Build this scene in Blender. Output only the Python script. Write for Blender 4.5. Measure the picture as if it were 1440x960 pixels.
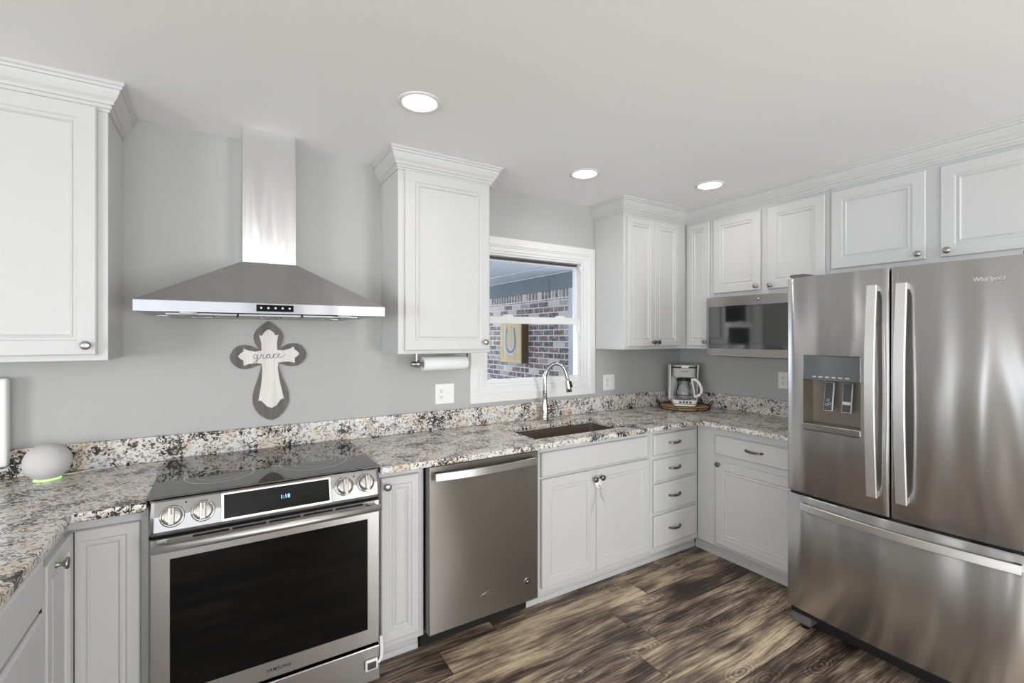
import bpy, bmesh, math, random
from mathutils import Vector, Matrix

for o in list(bpy.data.objects):
    bpy.data.objects.remove(o)
SC = bpy.context.scene
COL = SC.collection
PI = math.pi

# ------------------------------------------------------------------ camera
cam_d = bpy.data.cameras.new('camera')
cam = bpy.data.objects.new('camera', cam_d)
COL.objects.link(cam)
cam.location = (0, -2.636, 1.479)
cam.rotation_euler = (PI / 2, 0, -0.556)
cam_d.sensor_width = 36
cam_d.lens = 657 / 1440 * 36
cam_d.shift_y = -7 / 1440
cam_d.clip_start = 0.02
SC.camera = cam

# ------------------------------------------------------------------ view, world, lights
SC.view_settings.view_transform = 'Standard'
SC.view_settings.look = 'None'
SC.view_settings.gamma = 1
SC.view_settings.use_curve_mapping = False
SC.view_settings.exposure = -0.26

world = bpy.data.worlds.new('sky')
SC.world = world
world.use_nodes = True
wb = world.node_tree.nodes['Background']
wb.inputs[0].default_value = (0.80, 0.88, 1.0, 1)
wb.inputs[1].default_value = 4.6


def area_light(name, loc, aim, sx, sy, power, color=(1, 1, 1), spread=180):
    d = bpy.data.lights.new(name, 'AREA')
    d.shape = 'RECTANGLE'
    d.size, d.size_y = sx, sy
    d.energy = power
    d.color = color
    d.spread = math.radians(spread)
    o = bpy.data.objects.new(name, d)
    COL.objects.link(o)
    o.location = loc
    o.rotation_euler = (Vector(aim) - Vector(loc)).to_track_quat('-Z', 'Y').to_euler()
    return o


# daylight through windows of the room behind the camera, plus an added ceiling fill
area_light('daylight_left_window', (-4.48, -4.0, 1.3), (-1.5, -3.4, 0.9), 1.7, 1.5, 150, (0.95, 0.98, 1.0))
area_light('daylight_left_sidelight', (-4.50, -1.53, 1.22), (-1.0, -1.53, 1.8), 0.26, 1.7, 12, (0.95, 0.98, 1.0))
area_light('daylight_front_window', (-0.9, -6.0, 1.15), (-0.9, -5.0, 4.6), 2.6, 1.8, 100, (1.0, 0.995, 0.98))
area_light('daylight_front_door', (2.2, -6.0, 0.9), (2.3, -2.0, 0.5), 1.1, 2.0, 100, (1.0, 0.995, 0.98))
area_light('kitchen_window_ceiling_fill', (1.84, 0.55, 1.15), (1.84, -1.0, 2.2), 0.85, 0.7, 7, (0.92, 0.96, 1.0))  # fill added outside the sink window to brighten the ceiling
CAN_POWER = 1.7
CAN_COLOR = (1.0, 0.965, 0.92)


# ------------------------------------------------------------------ material helpers
def lin(c):
    return tuple((x / 12.92 if x <= 0.04045 else ((x + 0.055) / 1.055) ** 2.4) for x in c)


def rgb(r, g, b):
    return (*lin((r / 255, g / 255, b / 255)), 1)


class NT:
    def __init__(self, name):
        self.m = bpy.data.materials.new(name)
        self.m.use_nodes = True
        self.t = self.m.node_tree
        self.p = self.t.nodes['Principled BSDF']

    def n(self, typ, **kw):
        nd = self.t.nodes.new(typ)
        for k, v in kw.items():
            if k.startswith('i_'):
                key = k[2:]
                key = int(key) if key.isdigit() else key.replace('_', ' ')
                nd.inputs[key].default_value = v
            else:
                setattr(nd, k, v)
        return nd

    def l(self, a, b):
        self.t.links.new(a, b)

    def math(self, op, a, b=None, c=None):
        nd = self.n('ShaderNodeMath', operation=op)
        for i, v in enumerate((a, b, c)):
            if v is None:
                continue
            if isinstance(v, (int, float)):
                nd.inputs[i].default_value = v
            else:
                self.l(v, nd.inputs[i])
        return nd.outputs[0]

    def ramp(self, fac, stops, interp='LINEAR'):
        nd = self.n('ShaderNodeValToRGB')
        cr = nd.color_ramp
        cr.interpolation = interp
        while len(cr.elements) < len(stops):
            cr.elements.new(0.5)
        for e, (p, c) in zip(cr.elements, stops):
            e.position = p
            e.color = c
        self.l(fac, nd.inputs[0])
        return nd.outputs[0]

    def mix(self, fac, a, b, mode='MIX'):
        nd = self.n('ShaderNodeMix', data_type='RGBA', blend_type=mode)
        for sock, v in ((nd.inputs[0], fac), (nd.inputs[6], a), (nd.inputs[7], b)):
            if isinstance(v, (int, float)):
                sock.default_value = v
            elif isinstance(v, tuple):
                sock.default_value = v
            else:
                self.l(v, sock)
        return nd.outputs[2]

    def bump(self, h, strength, dist=0.01):
        nd = self.n('ShaderNodeBump')
        nd.inputs['Strength'].default_value = strength
        nd.inputs['Distance'].default_value = dist
        self.l(h, nd.inputs['Height'])
        self.l(nd.outputs[0], self.p.inputs['Normal'])

    def setp(self, **kw):
        for k, v in kw.items():
            self.p.inputs[k.replace('_', ' ')].default_value = v


def simple(name, col, rough=0.5, metal=0.0, **kw):
    a = NT(name)
    a.setp(Base_Color=col, Roughness=rough, Metallic=metal, **kw)
    return a.m


def painted(name, col, rough=0.45, bump=0.04, scale=180, spec=0.4):
    a = NT(name)
    tc = a.n('ShaderNodeTexCoord')
    no = a.n('ShaderNodeTexNoise', i_Scale=scale, i_Detail=3.0)
    a.l(tc.outputs['Object'], no.inputs['Vector'])
    n2 = a.n('ShaderNodeTexNoise', i_Scale=2.5, i_Detail=2.0)
    a.l(tc.outputs['Object'], n2.inputs['Vector'])
    c = a.mix(n2.outputs['Fac'], tuple(x * 0.975 for x in col[:3]) + (1,), col)
    a.l(c, a.p.inputs['Base Color'])
    a.setp(Roughness=rough, Specular_IOR_Level=spec)
    a.bump(no.outputs['Fac'], bump, 0.002)
    return a.m


def steel(name, col, rough=0.28, aniso=0.75, grain='X', wavy=0.0, grain_amt=0.012, wsc=(3.2, 3.2, 1.7)):
    """Brushed stainless steel; grain runs along the given object axis."""
    a = NT(name)
    tc = a.n('ShaderNodeTexCoord')
    mp = a.n('ShaderNodeMapping')
    mp.inputs['Scale'].default_value = {'X': (4, 350, 350), 'Z': (350, 350, 4), 'Y': (350, 4, 350)}[grain]
    a.l(tc.outputs['Object'], mp.inputs['Vector'])
    no = a.n('ShaderNodeTexNoise', i_Scale=1.0, i_Detail=2.0)
    a.l(mp.outputs[0], no.inputs['Vector'])
    c = a.mix(no.outputs['Fac'], tuple(x * (1 - grain_amt) for x in col[:3]) + (1,),
              tuple(min(1, x * (1 + grain_amt)) for x in col[:3]) + (1,))
    a.l(c, a.p.inputs['Base Color'])
    a.setp(Roughness=rough)
    a.setp(Metallic=1.0, Anisotropic=aniso)
    cx = a.n('ShaderNodeCombineXYZ')
    v = {'X': (0, 0, 1), 'Y': (1, 0, 0), 'Z': (1, 0, 0)}[grain]   # highlights stretch across the grain
    for i in range(3):
        cx.inputs[i].default_value = v[i]
    vt = a.n('ShaderNodeVectorTransform', vector_type='VECTOR', convert_from='OBJECT', convert_to='WORLD')
    a.l(cx.outputs[0], vt.inputs[0])
    a.l(vt.outputs[0], a.p.inputs['Tangent'])
    if wavy > 0:
        m2 = a.n('ShaderNodeMapping')
        m2.inputs['Scale'].default_value = wsc
        a.l(tc.outputs['Object'], m2.inputs['Vector'])
        n2 = a.n('ShaderNodeTexNoise', i_Scale=1.0, i_Detail=0.0)
        a.l(m2.outputs[0], n2.inputs['Vector'])
        a.bump(n2.outputs['Fac'], 1.0, wavy)
    return a.m


M = {}
M['cabinet'] = painted('white_cabinet_paint', rgb(204, 204, 203), 0.42, 0.03, 60)
M['ceiling'] = painted('ceiling_paint', rgb(246, 246, 245), 0.9, 0.10, 120, 0.2)
M['wall'] = painted('grey_wall_paint', rgb(182, 182, 180), 0.75, 0.08, 260, 0.3)
M['pale_wall'] = painted('pale_wall_paint', rgb(222, 221, 217), 0.75, 0.08, 260, 0.3)  # unseen walls, made paler than the kitchen grey to bounce more light
M['trim'] = painted('white_trim_paint', rgb(228, 228, 226), 0.3, 0.02, 60)
M['vinyl'] = simple('white_vinyl', rgb(226, 227, 227), 0.3)
M['dark_gap'] = simple('gap_shade_black', rgb(22, 21, 20), 0.8)  # black that stands in for the shade inside cabinet gaps
M['black'] = simple('black_plastic', rgb(18, 18, 19), 0.35)
M['white_plastic'] = simple('white_plastic', rgb(236, 236, 233), 0.35)
M['slot'] = simple('dark_slot', rgb(60, 60, 60), 0.6)
M['fridge'] = steel('fridge_steel', rgb(190, 189, 188), 0.27, 0.97, 'X', wavy=0.011, wsc=(8, 8, 1.9))
M['dw'] = steel('dishwasher_steel', rgb(134, 130, 125), 0.30, 0.95, 'X', wavy=0.005)
M['steel'] = steel('stainless_steel', rgb(176, 174, 171), 0.30, 0.7, 'X')
M['steel_bright'] = steel('handle_steel', rgb(226, 225, 223), 0.38, 0.3, 'Z')
M['hood'] = steel('hood_steel', rgb(178, 177, 175), 0.30, 0.75, 'X', wavy=0.004, wsc=(9, 9, 2))
M['chimney'] = steel('chimney_steel', rgb(236, 237, 237), 0.17, 0.6, 'X', wavy=0.012, wsc=(22, 22, 2.2))
M['chrome'] = simple('chrome', rgb(176, 174, 171), 0.10, 1.0)
M['nickel'] = simple('brushed_nickel', rgb(172, 168, 162), 0.28, 1.0)
M['gunmetal'] = simple('dark_nickel', rgb(120, 118, 115), 0.28, 1.0)
M['grey_side'] = simple('grey_enamel', rgb(98, 97, 96), 0.45)
M['charcoal'] = simple('charcoal_plastic', rgb(70, 70, 70), 0.4)
M['light_grey'] = simple('light_grey_plastic', rgb(190, 190, 188), 0.35)
M['rubber'] = simple('black_rubber', rgb(14, 14, 14), 0.7)
M['ink'] = simple('dark_ink', rgb(38, 38, 40), 0.6)
M['paper'] = painted('paper_towel', rgb(240, 240, 240), 0.9, 0.3, 300, 0.1)


def black_glass():
    a = NT('black_glass')
    a.setp(Base_Color=(0.004, 0.004, 0.004, 1), Roughness=0.05, Specular_IOR_Level=0.18)
    return a.m


M['black_glass'] = black_glass()
M['micro_glass'] = simple('smoked_door_glass', rgb(34, 34, 35), 0.06, 0.0, Specular_IOR_Level=1.0, IOR=1.8)
M['cooktop_glass'] = simple('cooktop_glass', rgb(34, 29, 27), 0.035, 0.0, Specular_IOR_Level=1.0, IOR=1.75)
M['dispenser_glass'] = simple('smoked_grey_glass', rgb(92, 96, 97), 0.08, 0.0)


def glass():
    m = bpy.data.materials.new('window_glass')
    m.use_nodes = True
    t = m.node_tree
    t.nodes.clear()
    out = t.nodes.new('ShaderNodeOutputMaterial')
    mx = t.nodes.new('ShaderNodeMixShader')
    tr = t.nodes.new('ShaderNodeBsdfTransparent')
    tr.inputs[0].default_value = (0.96, 0.975, 0.98, 1)
    gl = t.nodes.new('ShaderNodeBsdfGlossy')
    gl.inputs['Roughness'].default_value = 0.0
    fr = t.nodes.new('ShaderNodeFresnel')
    fr.inputs[0].default_value = 1.45
    t.links.new(fr.outputs[0], mx.inputs[0])
    t.links.new(tr.outputs[0], mx.inputs[1])
    t.links.new(gl.outputs[0], mx.inputs[2])
    t.links.new(mx.outputs[0], out.inputs[0])
    return m


M['glass'] = glass()


def carafe_glass():
    m = glass()
    m.name = 'carafe_glass'
    for n in m.node_tree.nodes:
        if n.type == 'BSDF_TRANSPARENT':
            n.inputs[0].default_value = (0.84, 0.86, 0.86, 1)
    return m


M['carafe'] = carafe_glass()


def emit(name, col, s):
    a = NT(name)
    a.setp(Base_Color=col, Emission_Color=col, Emission_Strength=s)
    return a.m


M['lens'] = emit('lamp_lens', (1.0, 0.985, 0.96, 1), 6.0)
M['hood_lamp'] = simple('hood_lamp_lens', rgb(240, 240, 235), 0.2)
M['green_ring'] = emit('green_light_ring', (0.62, 1.0, 0.42, 1), 0.85)
M['clock'] = emit('clock_digits', (0.35, 0.65, 1.0, 1), 1.6)
M['panel_led'] = emit('panel_icons', (0.75, 0.85, 1.0, 1), 0.8)


def granite():
    a = NT('speckled_granite')
    tc = a.n('ShaderNodeTexCoord')
    co = tc.outputs['Object']
    dn = a.n('ShaderNodeTexNoise', i_Scale=28.0, i_Detail=2.0)
    a.l(co, dn.inputs['Vector'])
    add = a.n('ShaderNodeMixRGB', blend_type='LINEAR_LIGHT')
    add.inputs[0].default_value = 0.022
    a.l(co, add.inputs[1])
    a.l(dn.outputs['Color'], add.inputs[2])
    w = add.outputs[0]
    # cream to pale grey ground
    n0 = a.n('ShaderNodeTexNoise', i_Scale=13.0, i_Detail=4.0, i_Roughness=0.6)
    a.l(w, n0.inputs['Vector'])
    ground = a.ramp(n0.outputs['Fac'], [(0.32, rgb(208, 190, 168)), (0.42, rgb(220, 208, 193)), (0.52, rgb(227, 225, 221)), (0.72, rgb(204, 202, 200))])
    # grey-brown mid flecks
    n1 = a.n('ShaderNodeTexNoise', i_Scale=74.0, i_Detail=3.5, i_Roughness=0.62, i_Distortion=0.35)
    a.l(w, n1.inputs['Vector'])
    mid = a.ramp(n1.outputs['Fac'], [(0.535, (0, 0, 0, 1)), (0.58, (1, 1, 1, 1))])
    c1 = a.mix(mid, ground, rgb(142, 134, 128))
    # clusters of dark crystals
    n2 = a.n('ShaderNodeTexNoise', i_Scale=74.0, i_Detail=4.0, i_Roughness=0.7, i_Distortion=0.6)
    mp = a.n('ShaderNodeMapping')
    mp.inputs['Location'].default_value = (3.1, 7.7, 1.3)
    a.l(w, mp.inputs['Vector'])
    a.l(mp.outputs[0], n2.inputs['Vector'])
    n3 = a.n('ShaderNodeTexNoise', i_Scale=9.0, i_Detail=2.0)
    a.l(mp.outputs[0], n3.inputs['Vector'])
    s = a.math('MULTIPLY_ADD', n3.outputs['Fac'], 0.60, n2.outputs['Fac'])
    dark = a.ramp(s, [(0.855, (0, 0, 0, 1)), (0.88, (1, 1, 1, 1))])
    c2 = a.mix(dark, c1, rgb(52, 48, 47))
    a.l(c2, a.p.inputs['Base Color'])
    a.setp(Roughness=0.2, Specular_IOR_Level=0.3)
    return a.m


M['granite'] = granite()


def wood_floor():
    a = NT('distressed_wood_plank')
    tc = a.n('ShaderNodeTexCoord')
    sp = a.n('ShaderNodeSeparateXYZ')
    a.l(tc.outputs['Object'], sp.inputs[0])
    X, Y = sp.outputs[0], sp.outputs[1]
    PW, PL = 0.17, 1.22
    rowf = a.math('DIVIDE', a.math('ADD', Y, 0.085), PW)
    row = a.math('FLOOR', rowf)
    wn = a.n('ShaderNodeTexWhiteNoise', noise_dimensions='1D')
    a.l(row, wn.inputs['W'])
    xs = a.math('MULTIPLY_ADD', wn.outputs['Value'], PL, X)
    colf = a.math('DIVIDE', xs, PL)
    coln = a.math('FLOOR', colf)
    cid = a.n('ShaderNodeCombineXYZ')
    a.l(row, cid.inputs[0])
    a.l(coln, cid.inputs[1])
    wn2 = a.n('ShaderNodeTexWhiteNoise', noise_dimensions='3D')
    a.l(cid.outputs[0], wn2.inputs['Vector'])
    r1 = wn2.outputs['Value']
    sc = a.n('ShaderNodeSeparateColor')
    a.l(wn2.outputs['Color'], sc.inputs[0])
    # plank local coordinates pushed to a random place in the grain field
    px = a.math('MULTIPLY_ADD', sc.outputs[0], 37.0, X)
    py = a.math('MULTIPLY_ADD', sc.outputs[1], 23.0, Y)
    base = a.n('ShaderNodeCombineXYZ')
    a.l(px, base.inputs[0]); a.l(py, base.inputs[1])
    # slow swirl that bends the grain, with knots
    m1 = a.n('ShaderNodeMapping'); m1.inputs['Scale'].default_value = (1.8, 5.0, 1)
    a.l(base.outputs[0], m1.inputs['Vector'])
    sw = a.n('ShaderNodeTexNoise', i_Scale=1.0, i_Detail=1.0, i_Distortion=0.2)
    a.l(m1.outputs[0], sw.inputs['Vector'])
    mk = a.n('ShaderNodeMapping'); mk.inputs['Scale'].default_value = (2.3, 5.8, 1)
    a.l(base.outputs[0], mk.inputs['Vector'])
    vk = a.n('ShaderNodeTexVoronoi', i_Scale=1.0)
    a.l(mk.outputs[0], vk.inputs['Vector'])
    knot = a.math('DIVIDE', 0.045, a.math('ADD', vk.outputs['Distance'], 0.06))
    bend = a.math('ADD', a.math('MULTIPLY', sw.outputs['Fac'], 0.07), a.math('MULTIPLY', knot, 0.075))
    gy = a.math('ADD', py, bend)
    g = a.n('ShaderNodeCombineXYZ')
    a.l(a.math('MULTIPLY', px, 2.2), g.inputs[0])
    a.l(a.math('MULTIPLY', gy, 40.0), g.inputs[1])
    broad = a.n('ShaderNodeTexNoise', i_Scale=0.8, i_Detail=6.0, i_Roughness=0.68, i_Distortion=0.15)
    a.l(g.outputs[0], broad.inputs['Vector'])
    g2 = a.n('ShaderNodeCombineXYZ')
    a.l(a.math('MULTIPLY', px, 3.5), g2.inputs[0])
    a.l(a.math('MULTIPLY', gy, 120.0), g2.inputs[1])
    fine = a.n('ShaderNodeTexNoise', i_Scale=1.0, i_Detail=5.0, i_Roughness=0.72)
    a.l(g2.outputs[0], fine.inputs['Vector'])
    m3 = a.n('ShaderNodeMapping'); m3.inputs['Scale'].default_value = (1.5, 6.0, 1)
    a.l(base.outputs[0], m3.inputs['Vector'])
    patch = a.n('ShaderNodeTexNoise', i_Scale=1.0, i_Detail=5.0, i_Roughness=0.62, i_Distortion=0.25)
    a.l(m3.outputs[0], patch.inputs['Vector'])
    t = a.math('MULTIPLY', broad.outputs['Fac'], 0.60)
    t = a.math('MULTIPLY_ADD', fine.outputs['Fac'], 0.72, t)
    t = a.math('MULTIPLY_ADD', patch.outputs['Fac'], 1.15, t)
    t = a.math('MULTIPLY_ADD', r1, 0.16, t)
    # growth rings around each knot
    fall = a.ramp(vk.outputs['Distance'], [(0.05, (1, 1, 1, 1)), (0.33, (0, 0, 0, 1))])
    ringw = a.math('MULTIPLY', a.math('SINE', a.math('MULTIPLY_ADD', sw.outputs['Fac'], 14.0, a.math('MULTIPLY', vk.outputs['Distance'], 95.0))), fall)
    t = a.math('MULTIPLY_ADD', ringw, 0.075, t)
    t = a.math('SUBTRACT', t, 0.820)
    c = a.ramp(t, [(0.32, rgb(56, 46, 40)), (0.43, rgb(100, 86, 75)), (0.52, rgb(138, 121, 105)), (0.60, rgb(178, 158, 132)), (0.72, rgb(216, 198, 170))])
    kd = a.ramp(vk.outputs['Distance'], [(0.03, (1, 1, 1, 1)), (0.10, (0, 0, 0, 1))])
    c = a.mix(a.math('MULTIPLY', kd, 0.8), c, rgb(48, 36, 30))
    # seams between planks
    fy = a.math('FRACT', rowf)
    fx = a.math('FRACT', colf)
    ey = a.math('MULTIPLY', a.math('MINIMUM', fy, a.math('SUBTRACT', 1.0, fy)), PW)
    ex = a.math('MULTIPLY', a.math('MINIMUM', fx, a.math('SUBTRACT', 1.0, fx)), PL)
    e = a.math('MINIMUM', ex, ey)
    seam = a.ramp(e, [(0.0010, (1, 1, 1, 1)), (0.0026, (0, 0, 0, 1))])
    c = a.mix(a.math('MULTIPLY', seam, 0.8), c, rgb(34, 27, 23))
    a.l(c, a.p.inputs['Base Color'])
    a.l(a.math('MULTIPLY_ADD', fine.outputs['Fac'], 0.2, 0.32), a.p.inputs['Roughness'])
    a.setp(Specular_IOR_Level=0.35)
    a.bump(fine.outputs['Fac'], 0.12, 0.002)
    return a.m


M['floor'] = wood_floor()


def brick_mat(name, bw, bh, swap=False):
    a = NT(name)
    tc = a.n('ShaderNodeTexCoord')
    sp = a.n('ShaderNodeSeparateXYZ')
    a.l(tc.outputs['Object'], sp.inputs[0])
    cb = a.n('ShaderNodeCombineXYZ')
    a.l(sp.outputs[1], cb.inputs[0]); a.l(sp.outputs[2], cb.inputs[1])
    wob = a.n('ShaderNodeTexNoise', i_Scale=30.0)
    a.l(cb.outputs[0], wob.inputs['Vector'])
    br = a.n('ShaderNodeTexBrick')
    br.offset = 0.0 if swap else 0.5
    br.inputs['Scale'].default_value = 1.0
    br.inputs['Brick Width'].default_value = bw
    br.inputs['Row Height'].default_value = bh
    br.inputs['Mortar Size'].default_value = 0.0075
    br.inputs['Mortar Smooth'].default_value = 0.25
    br.inputs['Color1'].default_value = (0, 0, 0, 1)
    br.inputs['Color2'].default_value = (1, 1, 1, 1)
    br.inputs['Mortar'].default_value = (0.5, 0.5, 0.5, 1)
    a.l(cb.outputs[0], br.inputs['Vector'])
    c = a.ramp(br.outputs['Color'], [(0.0, rgb(88, 74, 73)), (0.2, rgb(118, 94, 90)), (0.38, rgb(84, 82, 86)), (0.55, rgb(104, 84, 80)),
                                     (0.72, rgb(150, 140, 136)), (0.85, rgb(190, 182, 176))], 'CONSTANT')
    n = a.n('ShaderNodeTexNoise', i_Scale=22.0, i_Detail=4.0, i_Roughness=0.7)
    a.l(cb.outputs[0], n.inputs['Vector'])
    haze = a.ramp(n.outputs['Fac'], [(0.44, (0, 0, 0, 1)), (0.75, (1, 1, 1, 1))])
    c = a.mix(a.math('MULTIPLY', haze, 0.7), c, rgb(200, 196, 192))
    c = a.mix(br.outputs['Fac'], c, rgb(205, 201, 197))
    a.l(c, a.p.inputs['Base Color'])
    a.setp(Roughness=0.9)
    a.bump(a.math('SUBTRACT', 1.0, br.outputs['Fac']), 0.8, 0.006)
    return a.m


M['brick'] = brick_mat('weathered_brick', 0.203, 0.0677)
M['rowlock'] = brick_mat('rowlock_brick', 0.0677, 0.12, True)


def woodgrain(name, c0, c1, axis='Z', scale=1.0):
    a = NT(name)
    tc = a.n('ShaderNodeTexCoord')
    mp = a.n('ShaderNodeMapping')
    mp.inputs['Scale'].default_value = {'Z': (60, 60, 3), 'X': (3, 60, 60), 'Y': (60, 3, 60)}[axis]
    a.l(tc.outputs['Object'], mp.inputs['Vector'])
    n = a.n('ShaderNodeTexNoise', i_Scale=scale, i_Detail=4.0, i_Distortion=0.6)
    a.l(mp.outputs[0], n.inputs['Vector'])
    c = a.ramp(n.outputs['Fac'], [(0.3, c0), (0.7, c1)])
    a.l(c, a.p.inputs['Base Color'])
    a.setp(Roughness=0.6)
    return a.m


M['cross_grey'] = woodgrain('grey_stained_wood', rgb(84, 78, 72), rgb(116, 109, 102))
M['cross_white'] = woodgrain('whitewashed_wood', rgb(212, 208, 202), rgb(232, 229, 224))
M['tan_wood'] = woodgrain('tan_wood', rgb(178, 152, 112), rgb(202, 178, 138))
M['brown_wood'] = woodgrain('brown_wood', rgb(92, 66, 44), rgb(120, 88, 58))
M['tray_wood'] = woodgrain('tray_wood', rgb(176, 136, 90), rgb(205, 166, 116), 'X')
M['sink'] = painted('brown_composite_sink', rgb(104, 92, 82), 0.45, 0.2, 300)
M['blue_paint'] = simple('blue_paint', rgb(92, 112, 142), 0.6)
M['white_paint'] = simple('white_paint', rgb(214, 216, 218), 0.6)
M['porch_ceiling'] = painted('porch_ceiling_paint', rgb(190, 198, 208), 0.8)
M['frieze'] = painted('blue_grey_board', rgb(96, 110, 118), 0.8)
M['concrete'] = painted('concrete', rgb(150, 146, 140), 0.9, 0.3, 60)
M['fabric'] = painted('speaker_fabric', rgb(208, 205, 203), 0.95, 0.6, 700, 0.1)
M['filter'] = steel('filter_steel', rgb(150, 150, 150), 0.35, 0.4, 'Y')


# ------------------------------------------------------------------ mesh helpers
class MB:
    """Collects shapes and links them as one mesh object."""

    def __init__(self):
        self.v, self.f, self.s, self.mi = [], [], [], []

    def raw(self, verts, faces, smooth=False, mi=0, mat=None):
        b = len(self.v)
        for p in verts:
            p = Vector(p)
            self.v.append(mat @ p if mat is not None else p)
        for f in faces:
            self.f.append([b + i for i in f])
            self.s.append(smooth)
            self.mi.append(mi)
        return self

    def from_bm(self, bm, smooth=False, mi=0, mat=None):
        bm.verts.ensure_lookup_table()
        bm.verts.index_update()
        self.raw([v.co.copy() for v in bm.verts], [[v.index for v in f.verts] for f in bm.faces], smooth, mi, mat)
        bm.free()
        return self

    def box(self, x0, x1, y0, y1, z0, z1, bev=0.0, seg=2, mi=0, mat=None):
        x0, x1 = min(x0, x1), max(x0, x1)
        y0, y1 = min(y0, y1), max(y0, y1)
        z0, z1 = min(z0, z1), max(z0, z1)
        if bev <= 0:
            vs = [(x, y, z) for x in (x0, x1) for y in (y0, y1) for z in (z0, z1)]
            fs = [(0, 1, 3, 2), (4, 6, 7, 5), (0, 4, 5, 1), (2, 3, 7, 6), (0, 2, 6, 4), (1, 5, 7, 3)]
            return self.raw(vs, fs, False, mi, mat)
        bm = bmesh.new()
        bmesh.ops.create_cube(bm, size=1.0)
        for v in bm.verts:
            v.co = Vector(((x0 + x1) / 2 + v.co.x * (x1 - x0), (y0 + y1) / 2 + v.co.y * (y1 - y0), (z0 + z1) / 2 + v.co.z * (z1 - z0)))
        bmesh.ops.bevel(bm, geom=bm.edges[:], offset=bev, segments=seg, affect='EDGES', profile=0.5)
        return self.from_bm(bm, False, mi, mat)

    def rings(self, rings, cap0=True, cap1=True, closed=True, smooth=False, mi=0, mat=None):
        n = len(rings[0])
        vs = [p for r in rings for p in r]
        fs = []
        for k in range(len(rings) - 1):
            for i in range(n if closed else n - 1):
                j = (i + 1) % n
                fs.append((k * n + i, k * n + j, (k + 1) * n + j, (k + 1) * n + i))
        if cap0:
            fs.append(tuple(reversed(range(n))))
        if cap1:
            fs.append(tuple((len(rings) - 1) * n + i for i in range(n)))
        return self.raw(vs, fs, smooth, mi, mat)

    def lathe(self, prof, c=(0, 0, 0), axis='Z', n=32, smooth=True, mi=0, mat=None, cap0=True, cap1=True):
        c = Vector(c)
        rs = []
        for r, h in prof:
            ring = []
            for i in range(n):
                t = 2 * PI * i / n
                a, b = r * math.cos(t), r * math.sin(t)
                if axis == 'Z':
                    ring.append(c + Vector((a, b, h)))
                elif axis == 'Y':      # h runs towards -Y
                    ring.append(c + Vector((a, -h, b)))
                else:
                    ring.append(c + Vector((h, a, b)))
            rs.append(ring)
        return self.rings(rs, cap0, cap1, True, smooth, mi, mat)

    def tube(self, pts, r, n=10, closed=False, smooth=True, mi=0, mat=None, sx=1.0, sy=1.0, up=None):
        pts = [Vector(p) for p in pts]
        m = len(pts)
        rad = r if isinstance(r, (list, tuple)) else [r] * m
        tg = []
        for i in range(m):
            a = pts[(i - 1) % m] if (closed or i > 0) else pts[i]
            b = pts[(i + 1) % m] if (closed or i < m - 1) else pts[i]
            tg.append((b - a).normalized())
        u = Vector(up) if up else (Vector((0, 0, 1)) if abs(tg[0].z) < 0.9 else Vector((1, 0, 0)))
        u = (u - tg[0] * u.dot(tg[0])).normalized()
        rs = []
        for i in range(m):
            u = (u - tg[i] * u.dot(tg[i])).normalized()
            w = tg[i].cross(u)
            rs.append([pts[i] + (u * math.cos(2 * PI * k / n) * sx + w * math.sin(2 * PI * k / n) * sy) * rad[i] for k in range(n)])
        if closed:
            rs.append(rs[0])
        return self.rings(rs, not closed, not closed, True, smooth, mi, mat)

    def bar(self, pts, w, h, up, mi=0, bev=0.25):
        """Flat bar: rectangular section w (sideways) x h (along up) swept on pts, corners softened."""
        pts = [Vector(p) for p in pts]
        m = len(pts)
        up = Vector(up)
        rs = []
        b = min(w, h) * bev
        sec = [(-w / 2 + b, -h / 2), (w / 2 - b, -h / 2), (w / 2, -h / 2 + b), (w / 2, h / 2 - b), (w / 2 - b, h / 2), (-w / 2 + b, h / 2),
               (-w / 2, h / 2 - b), (-w / 2, -h / 2 + b)]
        for i in range(m):
            t = (pts[min(i + 1, m - 1)] - pts[max(i - 1, 0)]).normalized()
            uu = (up - t * up.dot(t)).normalized()
            ww = t.cross(uu)
            rs.append([pts[i] + ww * a + uu * c for a, c in sec])
        return self.rings(rs, True, True, True, False, mi)

    def prism(self, poly, a, b, plane='XY', mi=0, mat=None, smooth=False):
        def P(p, h):
            if plane == 'XY':
                return (p[0], p[1], h)
            if plane == 'XZ':
                return (p[0], h, p[1])
            return (h, p[0], p[1])
        n = len(poly)
        vs = [P(p, a) for p in poly] + [P(p, b) for p in poly]
        fs = [tuple(range(n - 1, -1, -1)), tuple(range(n, 2 * n))] + [(i, (i + 1) % n, n + (i + 1) % n, n + i) for i in range(n)]
        return self.raw(vs, fs, smooth, mi, mat)

    def build(self, name, mats, parent=None, loc=None, weld=True, recalc=True):
        me = bpy.data.meshes.new(name)
        me.from_pydata([tuple(v) for v in self.v], [], self.f)
        if not isinstance(mats, (list, tuple)):
            mats = [mats]
        for m in mats:
            me.materials.append(m)
        for p, s, i in zip(me.polygons, self.s, self.mi):
            p.use_smooth = s
            p.material_index = i
        bm = bmesh.new()
        bm.from_mesh(me)
        if weld:
            bmesh.ops.remove_doubles(bm, verts=bm.verts, dist=1e-6)
        if recalc:
            bmesh.ops.recalc_face_normals(bm, faces=bm.faces)
        bm.to_mesh(me)
        bm.free()
        me.update()
        o = bpy.data.objects.new(name, me)
        COL.objects.link(o)
        if parent is not None:
            o.parent = parent
        if loc is not None:
            o.location = loc
        return o


def tag(o, label=None, cat=None, group=None, kind=None):
    if label: o['label'] = label
    if cat: o['category'] = cat
    if group: o['group'] = group
    if kind: o['kind'] = kind
    return o


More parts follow.
